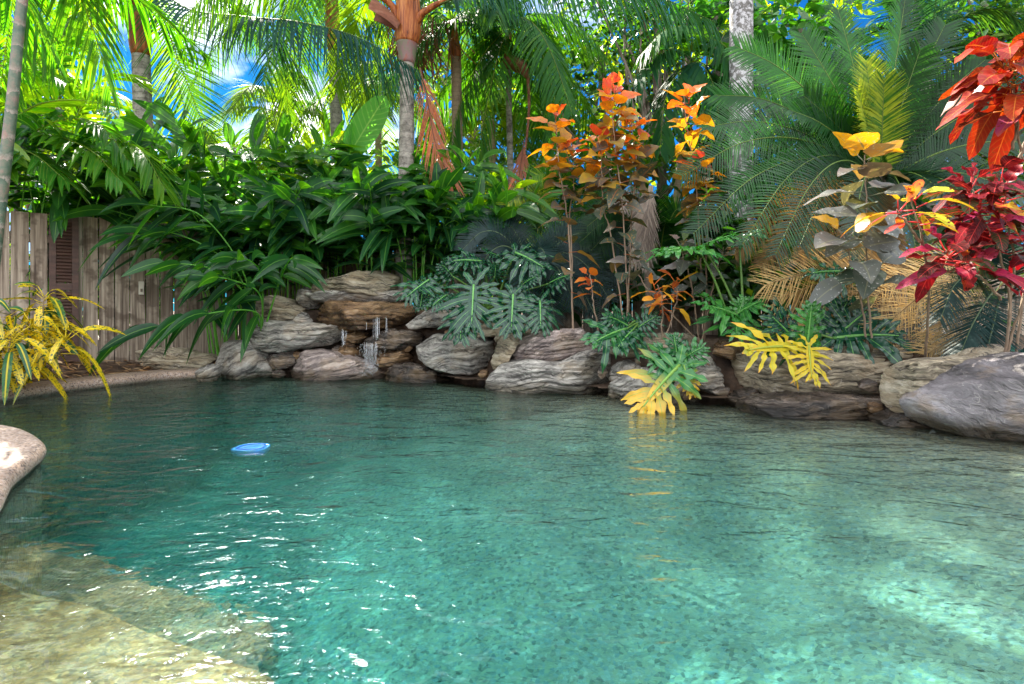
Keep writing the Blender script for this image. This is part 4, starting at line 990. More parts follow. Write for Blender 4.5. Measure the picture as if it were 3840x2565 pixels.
def frond(parent, mat, pts, name='frond', label=None, **kw):
    m_ = MB(); frond_into(m_, pts, **kw)
    return build(m_, name, M[mat], parent, label=label)

def crown(parent, mat, top, nf, length, g=0.75, el=(75, -5), az0=0.0, azr=None, **kw):
    for k in range(nf):
        e = R(el[0] + (el[1] - el[0]) * (k + 0.5) / nf + random.uniform(-6, 6))
        az = az0 + k * 2.39996 if azr is None else random.uniform(*azr)
        ln = length * random.uniform(0.85, 1.1)
        frond(parent, mat, arc(top, az, e, ln, g * random.uniform(0.75, 1.2)), **kw)

def ringed(pts, r0, r1, n=60, bulge=0.0):
    C = catmull(pts, n); t = np.linspace(0, 1, n)
    return C, r0 + (r1 - r0) * t + bulge * np.exp(-((t) / 0.05) ** 2)

def palm(name, label, base, top, r0, r1, tmat, shaft=None, group=None, cat='palm'):
    t = thing(name, label, cat, base, group)
    m_ = MB(); C, rd = ringed([base, (np.asarray(base) * 0.5 + np.asarray(top) * 0.5) + np.array([0.02, 0, 0]), top], r0, r1, 70, r0 * 0.3)
    tube(m_, C, rd * (1 + 0.02 * np.sin(np.arange(70) * 2.1)), 16, r=0.5)
    build(m_, 'trunk', M[tmat], t)
    if shaft:
        (stop, sr0, sr1) = shaft
        m_ = MB(); n = 24; u = np.linspace(0, 1, n)
        tube(m_, catmull([top, stop], n), r1 * (1 - u) ** 6 + sr0 * (1 - (1 - u) ** 6) * (1 - u) + sr1 * u, 16)
        build(m_, 'crownshaft', M['shaft'], t)
    return t

# ---- palm with the speckled trunk at left
b1 = P(147, 330, 8.6); b1[2] = 0.25
p1 = palm('feather_palm', 'stout grey ringed palm left of the others, in front of open blue sky', b1, P(141, 56, 8.6), 0.16, 0.125, 'trunkgrey', (P(134, -40, 8.6), 0.17, 0.10), 'palms rising behind the ginger')
top1 = P(134, -45, 8.6)
frond(p1, 'palmblue', [top1, P(180, 5, 8.0), P(240, 16, 7.5), P(300, 22, 7.2), P(360, 38, 7.0), P(418, 70, 6.9)], n=95, L=0.72, Wd=0.032, ang=70, elev=-38, droop=0.55, r=0.1, rows=5, start=0.1)
frond(p1, 'palm', [top1, P(160, 10, 8.4), P(182, 70, 8.3), P(206, 132, 8.3)], n=60, L=0.75, Wd=0.024, ang=65, elev=0, droop=0.1, r=0.45, up=(0, -1, 0.3))
frond(p1, 'palm', [top1, P(100, 0, 8.2), P(60, 25, 7.9), P(30, 75, 7.7)], n=70, L=0.7, Wd=0.028, elev=-25, droop=0.5, r=0.6)
crown(p1, 'palm', top1, 6, 2.8, g=0.85, el=(42, -22), az0=0.4, n=70, L=0.7, Wd=0.028, elev=-10, droop=0.45)
# ---- slender palm second from left
b2_ = P(341, 330, 10.0); b2_[2] = 0.25
p2 = palm('feather_palm', 'slender grey palm with brown shaft behind the drooping blue green frond', b2_, P(334, 52, 10.0), 0.13, 0.095, 'trunkgrey', (P(330, -30, 10.0), 0.15, 0.09), 'palms rising behind the ginger')
top2 = P(330, -32, 10.0)
crown(p2, 'palm', top2, 8, 2.7, g=0.9, el=(40, -28), az0=1.3, n=70, L=0.65, Wd=0.026, elev=-10, droop=0.5)
frond(p2, 'palm', [top2, P(300, 0, 9.6), P(285, 60, 9.4), P(290, 125, 9.3)], n=60, L=0.6, Wd=0.024, elev=-20, droop=0.4, r=0.7, up=(0, -1, .3))
frond(p2, 'palm', [top2, P(345, 10, 9.4), P(362, 70, 9.2), P(366, 130, 9.1)], n=60, L=0.6, Wd=0.024, elev=-20, droop=0.4, r=0.8)
frond(p2, 'palm', [top2, P(290, 0, 9.6), P(265, 70, 9.4), P(255, 140, 9.3)], n=60, L=0.7, Wd=0.026, elev=-20, droop=0.4, r=0.8)
# ---- palm with the orange crownshaft
b3 = P(402, 262, 8.0); b3[2] = 0.75
p3 = palm('feather_palm', 'grey ringed palm with swollen orange crownshaft near picture centre', b3, P(407, 60, 8.0), 0.125, 0.098, 'trunkgrey', None, 'palms rising behind the ginger')
m_ = MB(); n = 30; u = np.linspace(0, 1, n)
tube(m_, catmull([P(407, 44, 8.0), P(408, 20, 8.0), P(408, -25, 8.0), P(409, -70, 8.0)], n), np.interp(u, [0, 0.12, 0.35, 0.6, 1], [0.150, 0.178, 0.185, 0.15, 0.10]), 18)
build(m_, 'crownshaft', M['shaft'], p3)
m_ = MB(); tube(m_, catmull([P(407, 64, 8.0), P(407, 52, 8.0), P(407, 43.5, 8.0)], 10), np.linspace(0.105, 0.151, 10), 18)
build(m_, 'shaft_base', M['shaftpale'], p3)
top3 = P(409, -60, 8.0)
for q_ in ([P(398, 22, 7.95), P(392, 6, 7.9), P(374, -8, 7.8), P(340, -30, 7.6)], [P(416, 22, 7.95), P(424, 12, 7.9), P(446, 0, 7.8), P(480, -12, 7.6)]):
    m_ = MB(); tube(m_, catmull(q_, 20), np.linspace(0.06, 0.022, 20) , 10); build(m_, 'petiole', M['shaft'], p3)
m_ = MB()                                                # torn sheath, a half-pipe
C = catmull([P(399, 30, 7.85), P(388, 20, 7.8), P(372, 11, 7.75)], 14)
a = np.linspace(-1.9, 1.9, 12)
rad = np.linspace(0.085, 0.16, 14)
Vv = C[:, None] + rad[:, None, None] * (np.array([0.35, 0, 0.94])[None, None] * np.cos(a)[None, :, None] + np.array([0, 1, 0])[None, None] * np.sin(a)[None, :, None])
Vi = C[:, None] + (rad - 0.012)[:, None, None] * (np.array([0.35, 0, 0.94])[None, None] * np.cos(a)[None, :, None] + np.array([0, 1, 0])[None, None] * np.sin(a)[None, :, None])
i = np.arange(13)[:, None]; j = np.arange(11)[None]; b = (i * 12 + j).ravel()
qq = np.stack([b, b + 1, b + 13, b + 12], 1)
m_.add(np.vstack([Vv.reshape(-1, 3), Vi.reshape(-1, 3)]), np.vstack([qq, qq[:, ::-1] + 168]))
build(m_, 'torn_sheath', M['sheath'], p3)
frond(p3, 'palmblue', [P(440, 4, 7.8), P(500, -18, 7.4), P(580, -16, 7.0), P(650, -6, 6.7), P(715, 22, 6.5)], n=100, L=0.62, Wd=0.028, ang=66, elev=-45, droop=0.5, r=0.35, rows=5, start=0.06)
frond(p3, 'palm', [P(374, -8, 7.8), P(320, -40, 7.4), P(240, -30, 7.0), P(180, 20, 6.7)], n=80, L=0.7, Wd=0.028, ang=66, elev=-35, droop=0.5, r=0.6)
frond(p3, 'dryorange', [P(420, 68, 7.9), P(427, 98, 7.8), P(436, 145, 7.8), P(452, 182, 7.8)], name='dead_frond', label='dead orange frond hanging beside the trunk', n=60, L=0.5, Wd=0.017, ang=30, elev=-10, droop=0.35, up=(0, -1, 0.2), miss=.15)
crown(p3, 'palm', top3, 5, 2.6, g=0.7, el=(50, 0), az0=2.2, n=70, L=0.7, Wd=0.028, elev=-15, droop=0.45)
# ---- brownish palm to its right
b4 = P(458, 330, 9.4); b4[2] = 0.25
p4 = palm('feather_palm', 'tan ringed palm with dark shaggy crown right of the orange crownshaft', b4, P(456, 58, 9.4), 0.10, 0.085, 'trunktan', (P(452, 22, 9.4), 0.10, 0.07), 'palms rising behind the ginger')
top4 = P(452, 22, 9.4)
crown(p4, 'palmblue', top4, 9, 2.1, g=0.8, el=(60, 8), az0=0.9, n=65, L=0.55, Wd=0.022, elev=-25, droop=0.5)
for k in range(5):                                       # old seed strings
    m_ = MB()
    for j_ in range(26):
        p_ = top4 + np.array([rng.normal(-0.45, .25), rng.normal(-.3, .2), rng.normal(-.3, .18)])
        tube(m_, [p_, p_ + np.array([rng.normal(0, .08), 0, -.2]), p_ + np.array([rng.normal(0, .15), rng.normal(0, .1), -.5])], .008, 4)
    build(m_, 'foliage_or_seeds', M['sheath'], p4, label='hanging rusty seed strings')  # these strands are seed strings, not leaves
# ---- thin palm with the hanging dead sheath
b5 = P(512, 330, 9.6); b5[2] = 0.25
p5 = palm('feather_palm', 'thin pale palm with a brown dead sheath dangling from it', b5, P(508, 70, 9.6), 0.06, 0.05, 'trunkgrey', (P(509, 28, 9.6), 0.075, 0.045), 'palms rising behind the ginger')
top5 = P(509, 26, 9.6)
crown(p5, 'palm', top5, 9, 2.2, g=1.0, el=(60, -25), az0=0.9, n=55, L=0.62, Wd=0.036, elev=-15, droop=0.5, r=0.4)
for pts_ in ([top5, P(480, 60, 9.2), P(455, 120, 9.0), P(450, 180, 8.9)], [top5, P(540, 50, 9.2), P(556, 110, 9.0), P(556, 170, 8.9)], [top5, P(497, 60, 8.9), P(480, 140, 8.7), P(470, 200, 8.6)]):
    frond(p5, 'palm', pts_, n=46, L=0.55, Wd=0.045, ang=55, elev=-15, droop=0.5, r=0.5, prof=lance, rows=5)
m_ = MB()
C = catmull([P(503, 62, 9.2), P(512, 62, 9.2), P(522, 68, 9.2), P(528, 78, 9.2)], 16)
tube(m_, C, np.interp(np.linspace(0, 1, 16), [0, .1, .6, 1], [0.05, 0.10, 0.12, 0.03]), 10)
tube(m_, catmull([P(528, 77, 9.2), P(529, 110, 9.2), P(525, 150, 9.15), P(516, 195, 9.1)], 24), np.linspace(0.028, 0.012, 24), 6)
build(m_, 'dead_sheath', M['sheath'], p5)
frond(p5, 'dryorange', [P(524, 140, 9.15), P(520, 170, 9.1), P(515, 205, 9.1)], name='dead_frond', n=26, L=0.45, Wd=0.02, ang=28, elev=-5, droop=0.3, up=(0, -1, .2), r=0.1)
# ---- lichen trunk
b6 = P(741, 330, 8.8); b6[2] = 0.3
p6 = thing('lichen_palm', 'thick mottled trunk with white lichen rising above the cycad', 'palm', b6)
m_ = MB(); C, rd = ringed([b6, P(741, 90, 8.8), P(742, -150, 8.8), P(740, -330, 8.8)], 0.19, 0.15, 70, 0.05)
tube(m_, C, rd, 18); build(m_, 'trunk', M['lichen'], p6)
crown(p6, 'palm', P(740, -335, 8.8), 9, 2.8, g=0.8, el=(70, 0), az0=0.3, n=50, L=0.7, Wd=0.035, elev=-10, droop=0.4)
# ---- palm behind the cycad, top right
b7 = P(930, 330, 8.4); b7[2] = 0.3
p7 = palm('feather_palm', 'blue green feather palm filling the sky at upper right', b7, P(925, 60, 8.4), 0.10, 0.08, 'trunkgrey', None, 'palms rising behind the cycad')
top7 = P(925, 62, 8.4)
for pts_, rr_ in (([top7, P(905, 10, 8.2), P(870, -20, 8.0), P(830, 0, 7.8)], .3), ([top7, P(915, 0, 8.2), P(905, -50, 8.0), P(860, -60, 7.8)], .5), ([top7, P(950, 0, 8.2), P(985, -30, 8), P(1030, -10, 7.8)], .6),
                  ([top7, P(960, 20, 8.1), P(1000, 10, 7.9), P(1040, 40, 7.7)], .75), ([top7, P(890, 30, 8.1), P(850, 35, 7.9), P(815, 70, 7.8)], .2), ([top7, P(935, 10, 8.2), P(940, -40, 8.1), P(960, -80, 8.0)], .6), ([top7, P(965, 45, 8.0), P(1010, 70, 7.7), P(1040, 120, 7.6)], .35)):
    frond(p7, 'palmblue', pts_, n=90, L=0.62, Wd=0.018, ang=62, elev=5, droop=0.35, r=rr_)
# ---- weeping fronds of a palm behind the lichen trunk
b8 = P(660, 330, 9.8); b8[2] = 0.3
p8 = palm('feather_palm', 'dark palm with lush drooping fronds left of the lichen trunk', b8, P(690, 65, 9.8), 0.07, 0.06, 'trunktan', None)
top8 = P(690, 65, 9.8)
for pts_, rr_ in (([top8, P(670, 50, 9.4), P(640, 70, 9.1), P(620, 115, 9)], .2), ([top8, P(712, 40, 9.4), P(735, 60, 9.0), P(745, 110, 8.9)], .3), ([top8, P(690, 30, 9.4), P(665, 30, 9.1), P(640, 55, 9)], .4), ([top8, P(700, 62, 9.3), P(715, 90, 9.0), P(720, 140, 8.9)], .15), ([top8, P(680, 70, 9.3), P(665, 100, 9.0), P(660, 150, 8.9)], .25)):
    frond(p8, 'palm', pts_, n=44, L=0.6, Wd=0.055, ang=58, elev=-15, droop=0.45, r=rr_, prof=lance, rows=5)

# ---- cane palms at left edge
b9 = P(-22, 330, 4.6); b9[2] = 0.2
p9 = thing('cane_palm', 'slim ringed green and pink cane leaning along the left edge', 'palm', b9)
m_ = MB(); C, rd = ringed([b9, P(2, 190, 4.6), P(12, 105, 4.6), P(20, 20, 4.6), P(30, -60, 4.6)], 0.046, 0.036, 60)
tube(m_, C, rd, 14); build(m_, 'cane', M['cane'], p9)
m_ = MB(); C, rd = ringed([b9 + np.array([-.1, .1, 0]), P(-20, 180, 4.7), P(-30, 60, 4.75), P(-50, -60, 4.8)], 0.04, 0.03, 40)
tube(m_, C, rd, 10); build(m_, 'cane', M['cane'], p9)
tA = P(28, -55, 4.6); tB = P(-50, -60, 4.8)
for pts_, rr_ in (([tA, P(60, -40, 5.0), P(90, 20, 5.4), P(110, 90, 5.6)], .6), ([tA, P(20, -40, 5.2), P(10, 20, 5.6), P(0, 90, 5.9)], .5),
                  ([tB, P(-20, -60, 5.0), P(20, -10, 5.3), P(55, 60, 5.6)], .5), ([tA, P(70, -35, 5.0), P(140, 0, 5.7), P(205, 54, 6.2)], .3)):
    frond(p9, 'areca', pts_, n=46, L=0.52, Wd=0.034, ang=52, elev=-15, droop=0.45, r=rr_, prof=lance, rows=5, cols3=True)
b10 = P(-10, 330, 6.6); b10[2] = 0.2
p10 = thing('cane_palm', 'bushy bright green cane palm leaning over the fence at left', 'palm', b10)
for dx, tx, ty in ((-.2, -15, 175), (.1, 20, 140), (.35, 62, 165), (-.4, -40, 120)):
    m_ = MB(); C, rd = ringed([b10 + np.array([dx, random.uniform(.1, .5), 0]), P(tx, ty, 7.0)], 0.035, 0.028, 24); tube(m_, C, rd, 8); build(m_, 'cane', M['cane'], p10)
for pts_, rr_, kw in (([P(14, 118, 6.4), P(40, 104, 6.2), P(75, 100, 6.1), P(106, 104, 6.0)], .75, dict(L=0.55, Wd=.085, n=15, ang=62, elev=12, droop=.05)),
                  ([P(20, 140, 6.9), P(60, 120, 6.6), P(100, 125, 6.4), P(128, 160, 6.3)], .5, {}), ([P(20, 140, 6.9), P(50, 135, 6.6), P(90, 150, 6.3), P(120, 180, 6.1)], .6, {}),
                  ([P(62, 165, 7), P(100, 140, 6.8), P(140, 150, 6.6), P(165, 190, 6.5)], .7, {}), ([P(62, 165, 7), P(40, 120, 6.8), P(20, 95, 6.7), P(-10, 90, 6.6)], .5, {}),
                  ([P(-15, 175, 6.8), P(10, 150, 6.5), P(35, 155, 6.3), P(65, 180, 6.1)], .3, {}),
                  ([P(-40, 120, 7), P(0, 80, 6.8), P(40, 70, 6.6), P(85, 95, 6.5)], .6, {}), ([P(20, 140, 6.9), P(30, 90, 6.8), P(45, 50, 6.7), P(75, 30, 6.6)], .55, {}),
                  ([P(62, 165, 7.2), P(80, 110, 7.2), P(105, 75, 7.2), P(140, 80, 7.2)], .85, {})):
    k_ = dict(n=30, L=0.58, Wd=0.05, ang=50, elev=0, droop=0.3, prof=lance, rows=5, cols3=True); k_.update(kw)
    frond(p10, 'areca', pts_, r=rr_, **k_)

# ---- banana
bb = P(352, 240, 8.6); bb[2] = 0.4
ba = thing('banana_plant', 'banana plant with one pale upright leaf beside the orange crownshaft palm', 'banana plant', bb)
m_ = MB(); tube(m_, catmull([bb, P(345, 200, 8.6), P(346, 160, 8.55)], 16), np.linspace(.07, .03, 16), 8); build(m_, 'stem', M['greenstem'], ba)
def blade(parent, mat, p0, p1, width, n_hint, prof=lance, droop=.05, fold=.3, rows=12, r=.5, name='leaf', wave=.0, label=None):
    m_ = MB(); p0 = np.asarray(p0); p1 = np.asarray(p1)
    leaves(m_, p0[None], (p1 - p0)[None], np.asarray(n_hint, float)[None], np.linalg.norm(p1 - p0), width, prof, rows, droop, fold, r=r, wave=wave)
    return build(m_, name, M[mat], parent, label=label)
blade(ba, 'banana', P(346, 160, 8.55), P(386, 92, 8.4), 0.42, (0.5, -1, .3), oblong, 0.05, .15, 14, .8)
blade(ba, 'banana', P(346, 165, 8.55), P(352, 120, 8.4), 0.25, (-0.8, -1, .3), oblong, 0.05, .3, 12, .3)
blade(ba, 'banana', P(346, 165, 8.55), P(320, 190, 8.2), 0.3, (-0.3, -1, .6), oblong, 0.2, .3, 12, .5)

# ------------------------------------------------------------------ ginger
def ginger_stem_into(mb, ctrl, nl=12, L=0.55, Wd=0.11, r=.4, lo=0.25, az=None, droop=.35):
    C = catmull(ctrl, 40)
    tube(mb, C, np.linspace(.013, .005, 40), 5, r=.5, u=0.0, cap=False)
    T = nrm(np.gradient(C, axis=0))
    s = np.linspace(lo, 1, nl); i = (s * 39).astype(int)
    az = random.uniform(0, math.pi) if az is None else az
    S0 = np.array([math.cos(az), math.sin(az), 0])
    S = nrm(np.cross(T[i], np.cross(np.broadcast_to(S0, T[i].shape), T[i])))
    sg = np.where(np.arange(nl) % 2, 1, -1)[:, None]
    up = np.linspace(.35, .9, nl)[:, None]
    D = S * sg + T[i] * up + rng.normal(0, .22, (nl, 3))
    D[-1] = T[i][-1] + rng.normal(0, .15, 3)
    N = T[i] - S * sg * .5 + np.array([0, -.35, .2])
    ll = L * np.interp(s, [lo, .6, .9, 1], [.75, 1.05, .95, .7]) * rng.uniform(.85, 1.1, nl)
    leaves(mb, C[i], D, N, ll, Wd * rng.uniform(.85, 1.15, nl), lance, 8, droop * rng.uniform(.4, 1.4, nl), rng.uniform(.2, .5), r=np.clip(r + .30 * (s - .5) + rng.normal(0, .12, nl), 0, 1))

def ginger(px, d, ns, h, lean, label, spread=.45, L=.70, r=.4, group='ginger clumps along the back bed', rl=.35, z0=None):
    base = np.array([(px - 512) / F * d, d, 0.0]); base[2] = z0 if z0 is not None else float(ground_z(np.array([base[0]]), np.array([base[1]]))[0])
    t = thing('ginger_clump', label, 'ginger plant', base, group)
    for k in range(ns):
        a = random.uniform(0, 6.28); q = base + np.array([math.cos(a), math.sin(a) * .7, 0]) * random.uniform(0, .28)
        hh = h * random.uniform(.68, 1.08)
        ln = np.array(lean) + np.array([math.cos(a), math.sin(a) * .8]) * spread * random.uniform(.3, 1.2)
        q1 = q + np.array([ln[0] * .18, ln[1] * .18, hh * .55]); q2 = q + np.array([ln[0] * .55, ln[1] * .55, hh * .9]); q3 = q + np.array([ln[0] * 1.1, ln[1] * 1.1, hh * 1.0])
        m_ = MB(); ginger_stem_into(m_, [q, q1, q2, q3], nl=random.randint(10, 14), L=L * random.uniform(.85, 1.15), Wd=L * .205, r=np.clip(r + random.gauss(0, .12), 0, 1), lo=rl * random.uniform(.6, 1.2))
        build(m_, 'leafy_stem', M['ginger'], t)
    return t

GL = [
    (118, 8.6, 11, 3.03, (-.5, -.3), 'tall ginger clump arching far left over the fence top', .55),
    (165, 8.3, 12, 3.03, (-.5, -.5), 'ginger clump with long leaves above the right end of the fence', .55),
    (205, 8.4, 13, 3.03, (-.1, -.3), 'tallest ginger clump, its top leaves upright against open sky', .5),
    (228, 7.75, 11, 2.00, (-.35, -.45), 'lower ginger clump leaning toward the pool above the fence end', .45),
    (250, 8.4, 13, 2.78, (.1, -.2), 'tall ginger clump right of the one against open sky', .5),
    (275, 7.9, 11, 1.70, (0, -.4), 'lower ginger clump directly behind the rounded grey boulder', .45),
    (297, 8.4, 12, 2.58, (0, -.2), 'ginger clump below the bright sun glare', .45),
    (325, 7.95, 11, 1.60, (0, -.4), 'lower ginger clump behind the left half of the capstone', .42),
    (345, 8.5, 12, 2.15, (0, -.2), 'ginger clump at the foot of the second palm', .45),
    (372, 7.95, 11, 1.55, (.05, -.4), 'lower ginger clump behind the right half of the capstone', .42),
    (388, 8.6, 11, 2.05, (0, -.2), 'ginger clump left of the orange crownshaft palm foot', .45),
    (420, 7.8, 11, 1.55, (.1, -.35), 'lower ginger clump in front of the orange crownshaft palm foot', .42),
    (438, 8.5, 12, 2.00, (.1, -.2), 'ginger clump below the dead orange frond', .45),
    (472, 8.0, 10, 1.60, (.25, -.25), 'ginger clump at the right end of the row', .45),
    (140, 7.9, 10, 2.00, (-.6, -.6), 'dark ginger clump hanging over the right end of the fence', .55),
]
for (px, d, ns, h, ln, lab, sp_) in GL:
    ginger(px, d, ns, h, ln, lab, sp_, r=.24 if ('lower' in lab or 'dark' in lab) else .42)  # lower clumps get darker leaf colour, imitating the contrast with backlit tops
for px_, ns_, h_, lab in ((12, 9, 2.35, 'ginger clump hanging over the fence left of the shutter'), (62, 9, 2.4, 'ginger clump arching over the top of the shutter'), (105, 9, 2.35, 'ginger clump hanging over the fence just right of the shutter')):
    q_ = on_fence(px_, -.30)
    ginger(px_, q_[1], ns_, h_ + .22, (fn[0] * .30, fn[1] * .30), lab, .45, L=.62, r=.35, rl=.72, z0=.2)
ginger(496, 8.3, 6, 1.25, (.6, -.1), 'bright yellow green ginger clump leaning right beside the dangling sheath', .3, L=.6, r=.85)
# the low branches that hang over the fence end and the boulders
gb = P(262, 330, 7.2); gb[2] = .5
gt = thing('ginger_clump', 'drooping ginger with broad dark leaves hanging low over the flat boulder', 'ginger plant', gb, 'ginger clumps along the back bed')
for ctrl, nl, L_, r_, az_ in (([gb, P(255, 312, 6.9), P(205, 314, 6.5), P(130, 334, 6.3)], 13, .6, .22, 1.5), ([gb, P(260, 295, 6.9), P(232, 280, 6.6), P(205, 276, 6.4)], 10, .5, .3, .4),
                     ([gb, P(250, 300, 7), P(215, 270, 6.7), P(165, 262, 6.5)], 10, .55, .2, 1.2), ([gb, P(262, 280, 7), P(252, 262, 6.8), P(235, 258, 6.6)], 10, .5, .25, .2), ([gb, P(280, 280, 7), P(288, 262, 6.8), P(292, 258, 6.6)], 9, .45, .3, .1),
                     ([gb, P(235, 270, 7.1), P(180, 235, 6.8), P(130, 235, 6.5)], 11, .6, .15, .9), ([gb, P(240, 265, 7.1), P(200, 215, 6.8), P(150, 205, 6.5)], 11, .6, .3, .6)):
    m_ = MB(); ginger_stem_into(m_, ctrl, nl=nl, L=L_ * 1.08, Wd=.135, r=r_, lo=.3, az=az_, droop=.5); build(m_, 'leafy_stem', M['ginger'], gt)

# ------------------------------------------------------------------ cycads
def cyc(parent, mat, c, tipx, tipy, d0, d1, bow=0.25, **kw):
    a = P(*c, d0); b = P(tipx, tipy, d1)
    ln = np.linalg.norm(b - a)
    m1 = a * .62 + b * .38 + np.array([0, 0, bow * ln]); m2 = a * .3 + b * .7 + np.array([0, 0, bow * ln * .95])
    k_ = dict(n=74, L=.30, Wd=.0185, ang=72, elev=12, droop=.12, rr=.012, start=.08, jit=.03, tipang=.6, rows=4, miss=.01, pshape=.45, up=(random.uniform(-.3, .3), -1, random.uniform(.1, .6))); k_.update(kw)
    return frond(parent, mat, [a, m1, m2, b], **k_)
cb = P(885, 235, 6.4); cb[2] = .5
cy1 = thing('cycad', 'huge dark green cycad fountain filling the right background', 'cycad', cb)
m_ = MB(); tube(m_, [cb, P(884, 230, 6.4), P(881, 178, 6.4)], [.22, .2, .14], 14); build(m_, 'trunk', M['bark'], cy1)
CC = (880, 180)
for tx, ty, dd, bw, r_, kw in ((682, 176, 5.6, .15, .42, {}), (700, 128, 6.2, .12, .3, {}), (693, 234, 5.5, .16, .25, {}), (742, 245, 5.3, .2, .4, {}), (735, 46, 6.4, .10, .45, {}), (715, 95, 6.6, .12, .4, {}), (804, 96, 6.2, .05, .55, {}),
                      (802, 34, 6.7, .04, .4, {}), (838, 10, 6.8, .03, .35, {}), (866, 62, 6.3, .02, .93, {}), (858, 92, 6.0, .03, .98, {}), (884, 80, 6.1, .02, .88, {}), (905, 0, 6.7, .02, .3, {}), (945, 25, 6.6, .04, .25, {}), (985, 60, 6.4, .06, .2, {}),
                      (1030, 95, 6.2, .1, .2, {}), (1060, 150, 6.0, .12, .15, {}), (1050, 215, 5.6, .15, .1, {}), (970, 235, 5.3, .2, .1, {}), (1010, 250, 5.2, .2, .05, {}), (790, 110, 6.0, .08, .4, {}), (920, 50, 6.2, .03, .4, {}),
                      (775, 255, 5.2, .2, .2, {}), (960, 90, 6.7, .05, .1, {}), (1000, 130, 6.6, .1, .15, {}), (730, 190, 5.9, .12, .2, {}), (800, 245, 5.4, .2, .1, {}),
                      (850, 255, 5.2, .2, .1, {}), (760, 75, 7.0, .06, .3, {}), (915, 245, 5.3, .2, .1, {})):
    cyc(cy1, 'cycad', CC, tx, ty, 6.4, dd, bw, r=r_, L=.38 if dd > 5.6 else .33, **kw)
for tx, ty, dd in ((800, 262, 5.6), (835, 275, 5.6), (760, 268, 5.8), (870, 275, 5.7), (900, 270, 5.8), (735, 255, 6.0)):    # brown skirt
    cyc(cy1, 'dry', CC, tx, ty, 6.4, dd, .12, r=.2, name='dead_frond', label='dead brown frond hanging under the crown')
# dry tan fronds spread behind the philodendrons
cb2 = P(905, 300, 5.35); cb2[2] = .5
cy2 = thing('cycad', 'low cycad with dry tan fronds spread behind the philodendron', 'cycad', cb2)
for pts_, r_, mt in (([P(940, 262, 5.6), P(905, 285, 5.4), P(870, 315, 5.2), P(880, 345, 5.05)], .8, 'dry'), ([P(945, 255, 5.6), P(925, 295, 5.35), P(915, 325, 5.2), P(925, 348, 5.0)], .9, 'dry'), ([P(900, 262, 5.6), P(860, 272, 5.5), P(815, 285, 5.35), P(775, 300, 5.3)], .6, 'dry'),
                     ([P(920, 262, 5.6), P(880, 280, 5.45), P(835, 305, 5.3), P(800, 330, 5.2)], .55, 'dry'), ([P(970, 255, 5.3), P(945, 280, 5.1), P(915, 300, 5.0), P(880, 330, 4.95)], .95, 'dry'), ([P(960, 250, 5.4), P(935, 262, 5.3), P(905, 280, 5.2), P(865, 300, 5.1)], .9, 'dry'), ([P(980, 262, 5.2), P(965, 290, 5.0), P(945, 315, 4.9), P(935, 345, 4.8)], .85, 'dry'), ([P(890, 262, 5.5), P(845, 268, 5.4), P(800, 275, 5.3), P(765, 285, 5.2)], .7, 'dry'), ([P(960, 270, 5.5), P(940, 310, 5.2), P(925, 335, 5.0), P(915, 350, 4.9)], .6, 'cycadblue'), ([P(985, 280, 5.2), P(970, 320, 4.95), P(950, 340, 4.8), P(925, 355, 4.7)], .7, 'dry')):
    frond(cy2, mt, pts_, name='dead_frond' if mt == 'dry' else 'frond', n=58, L=.36, Wd=.0085, ang=62, elev=5, droop=.10, r=r_, up=(0, -1, .3), rows=4, jit=.10, miss=.12, pshape=.4)
cb3 = P(1000, 300, 5.0); cb3[2] = .5
cy3 = thing('cycad', 'blue green cycad under the red croton at right edge', 'cycad', cb3)
for pts_, r_ in (([P(985, 275, 4.9), P(990, 255, 4.8), P(975, 240, 4.7), P(945, 240, 4.6)], .4), ([P(990, 300, 4.9), P(975, 275, 4.7), P(955, 285, 4.6), P(940, 320, 4.5)], .6), ([P(1000, 300, 4.9), P(995, 290, 4.6), P(975, 320, 4.4), P(960, 355, 4.3)], .7), ([P(1010, 300, 4.8), P(1030, 280, 4.5), P(1050, 320, 4.3), P(1055, 360, 4.2)], .5),
                 ([P(1005, 305, 4.8), P(1000, 300, 4.5), P(992, 330, 4.35), P(985, 362, 4.25)], .5), ([P(1005, 290, 4.9), P(1020, 262, 4.7), P(1040, 270, 4.6), P(1060, 300, 4.5)], .4)):
    frond(cy3, 'cycadblue', pts_, n=70, L=.30, Wd=.012, ang=64, elev=10, droop=.1, r=r_, rows=3, jit=.03, pshape=.4)
# dark blue cycad behind the big philodendron
cb4 = P(545, 290, 6.9); cb4[2] = .55
cy4 = thing('cycad', 'blue black cycad arching behind the big philodendron', 'cycad', cb4)
C4 = (530, 268)
for tx, ty, dd, bw in ((462, 250, 6.5, .35), (470, 290, 6.3, .45), (500, 225, 7.0, .2), (548, 262, 6.2, .5), (600, 255, 6.5, .3), (575, 305, 6.0, .3), (610, 300, 6.1, .3), (555, 320, 5.95, .3), (640, 270, 6.4, .3), (520, 310, 6.0, .35), (585, 235, 6.9, .2), (650, 245, 6.8, .2), (600, 325, 6.0, .25)):
    cyc(cy4, 'cycadblue', C4, tx, ty, 7.1, dd + .6, bw, r=random.uniform(.1, .8), L=.30, n=58, Wd=.014)
for tx, ty, dd in ((600, 262, 6.6), (625, 285, 6.5), (590, 285, 6.6)):
    cyc(cy4, 'cycadblue', C4, tx, ty, 7.2, dd + .7, .25, r=.9, L=.25, n=70, Wd=.012)
cb5 = P(660, 290, 7.4); cb5[2] = .5
cy5 = thing('cycad', 'scrubby cycad with grey dead fronds between the copperleaf stems', 'cycad', cb5)
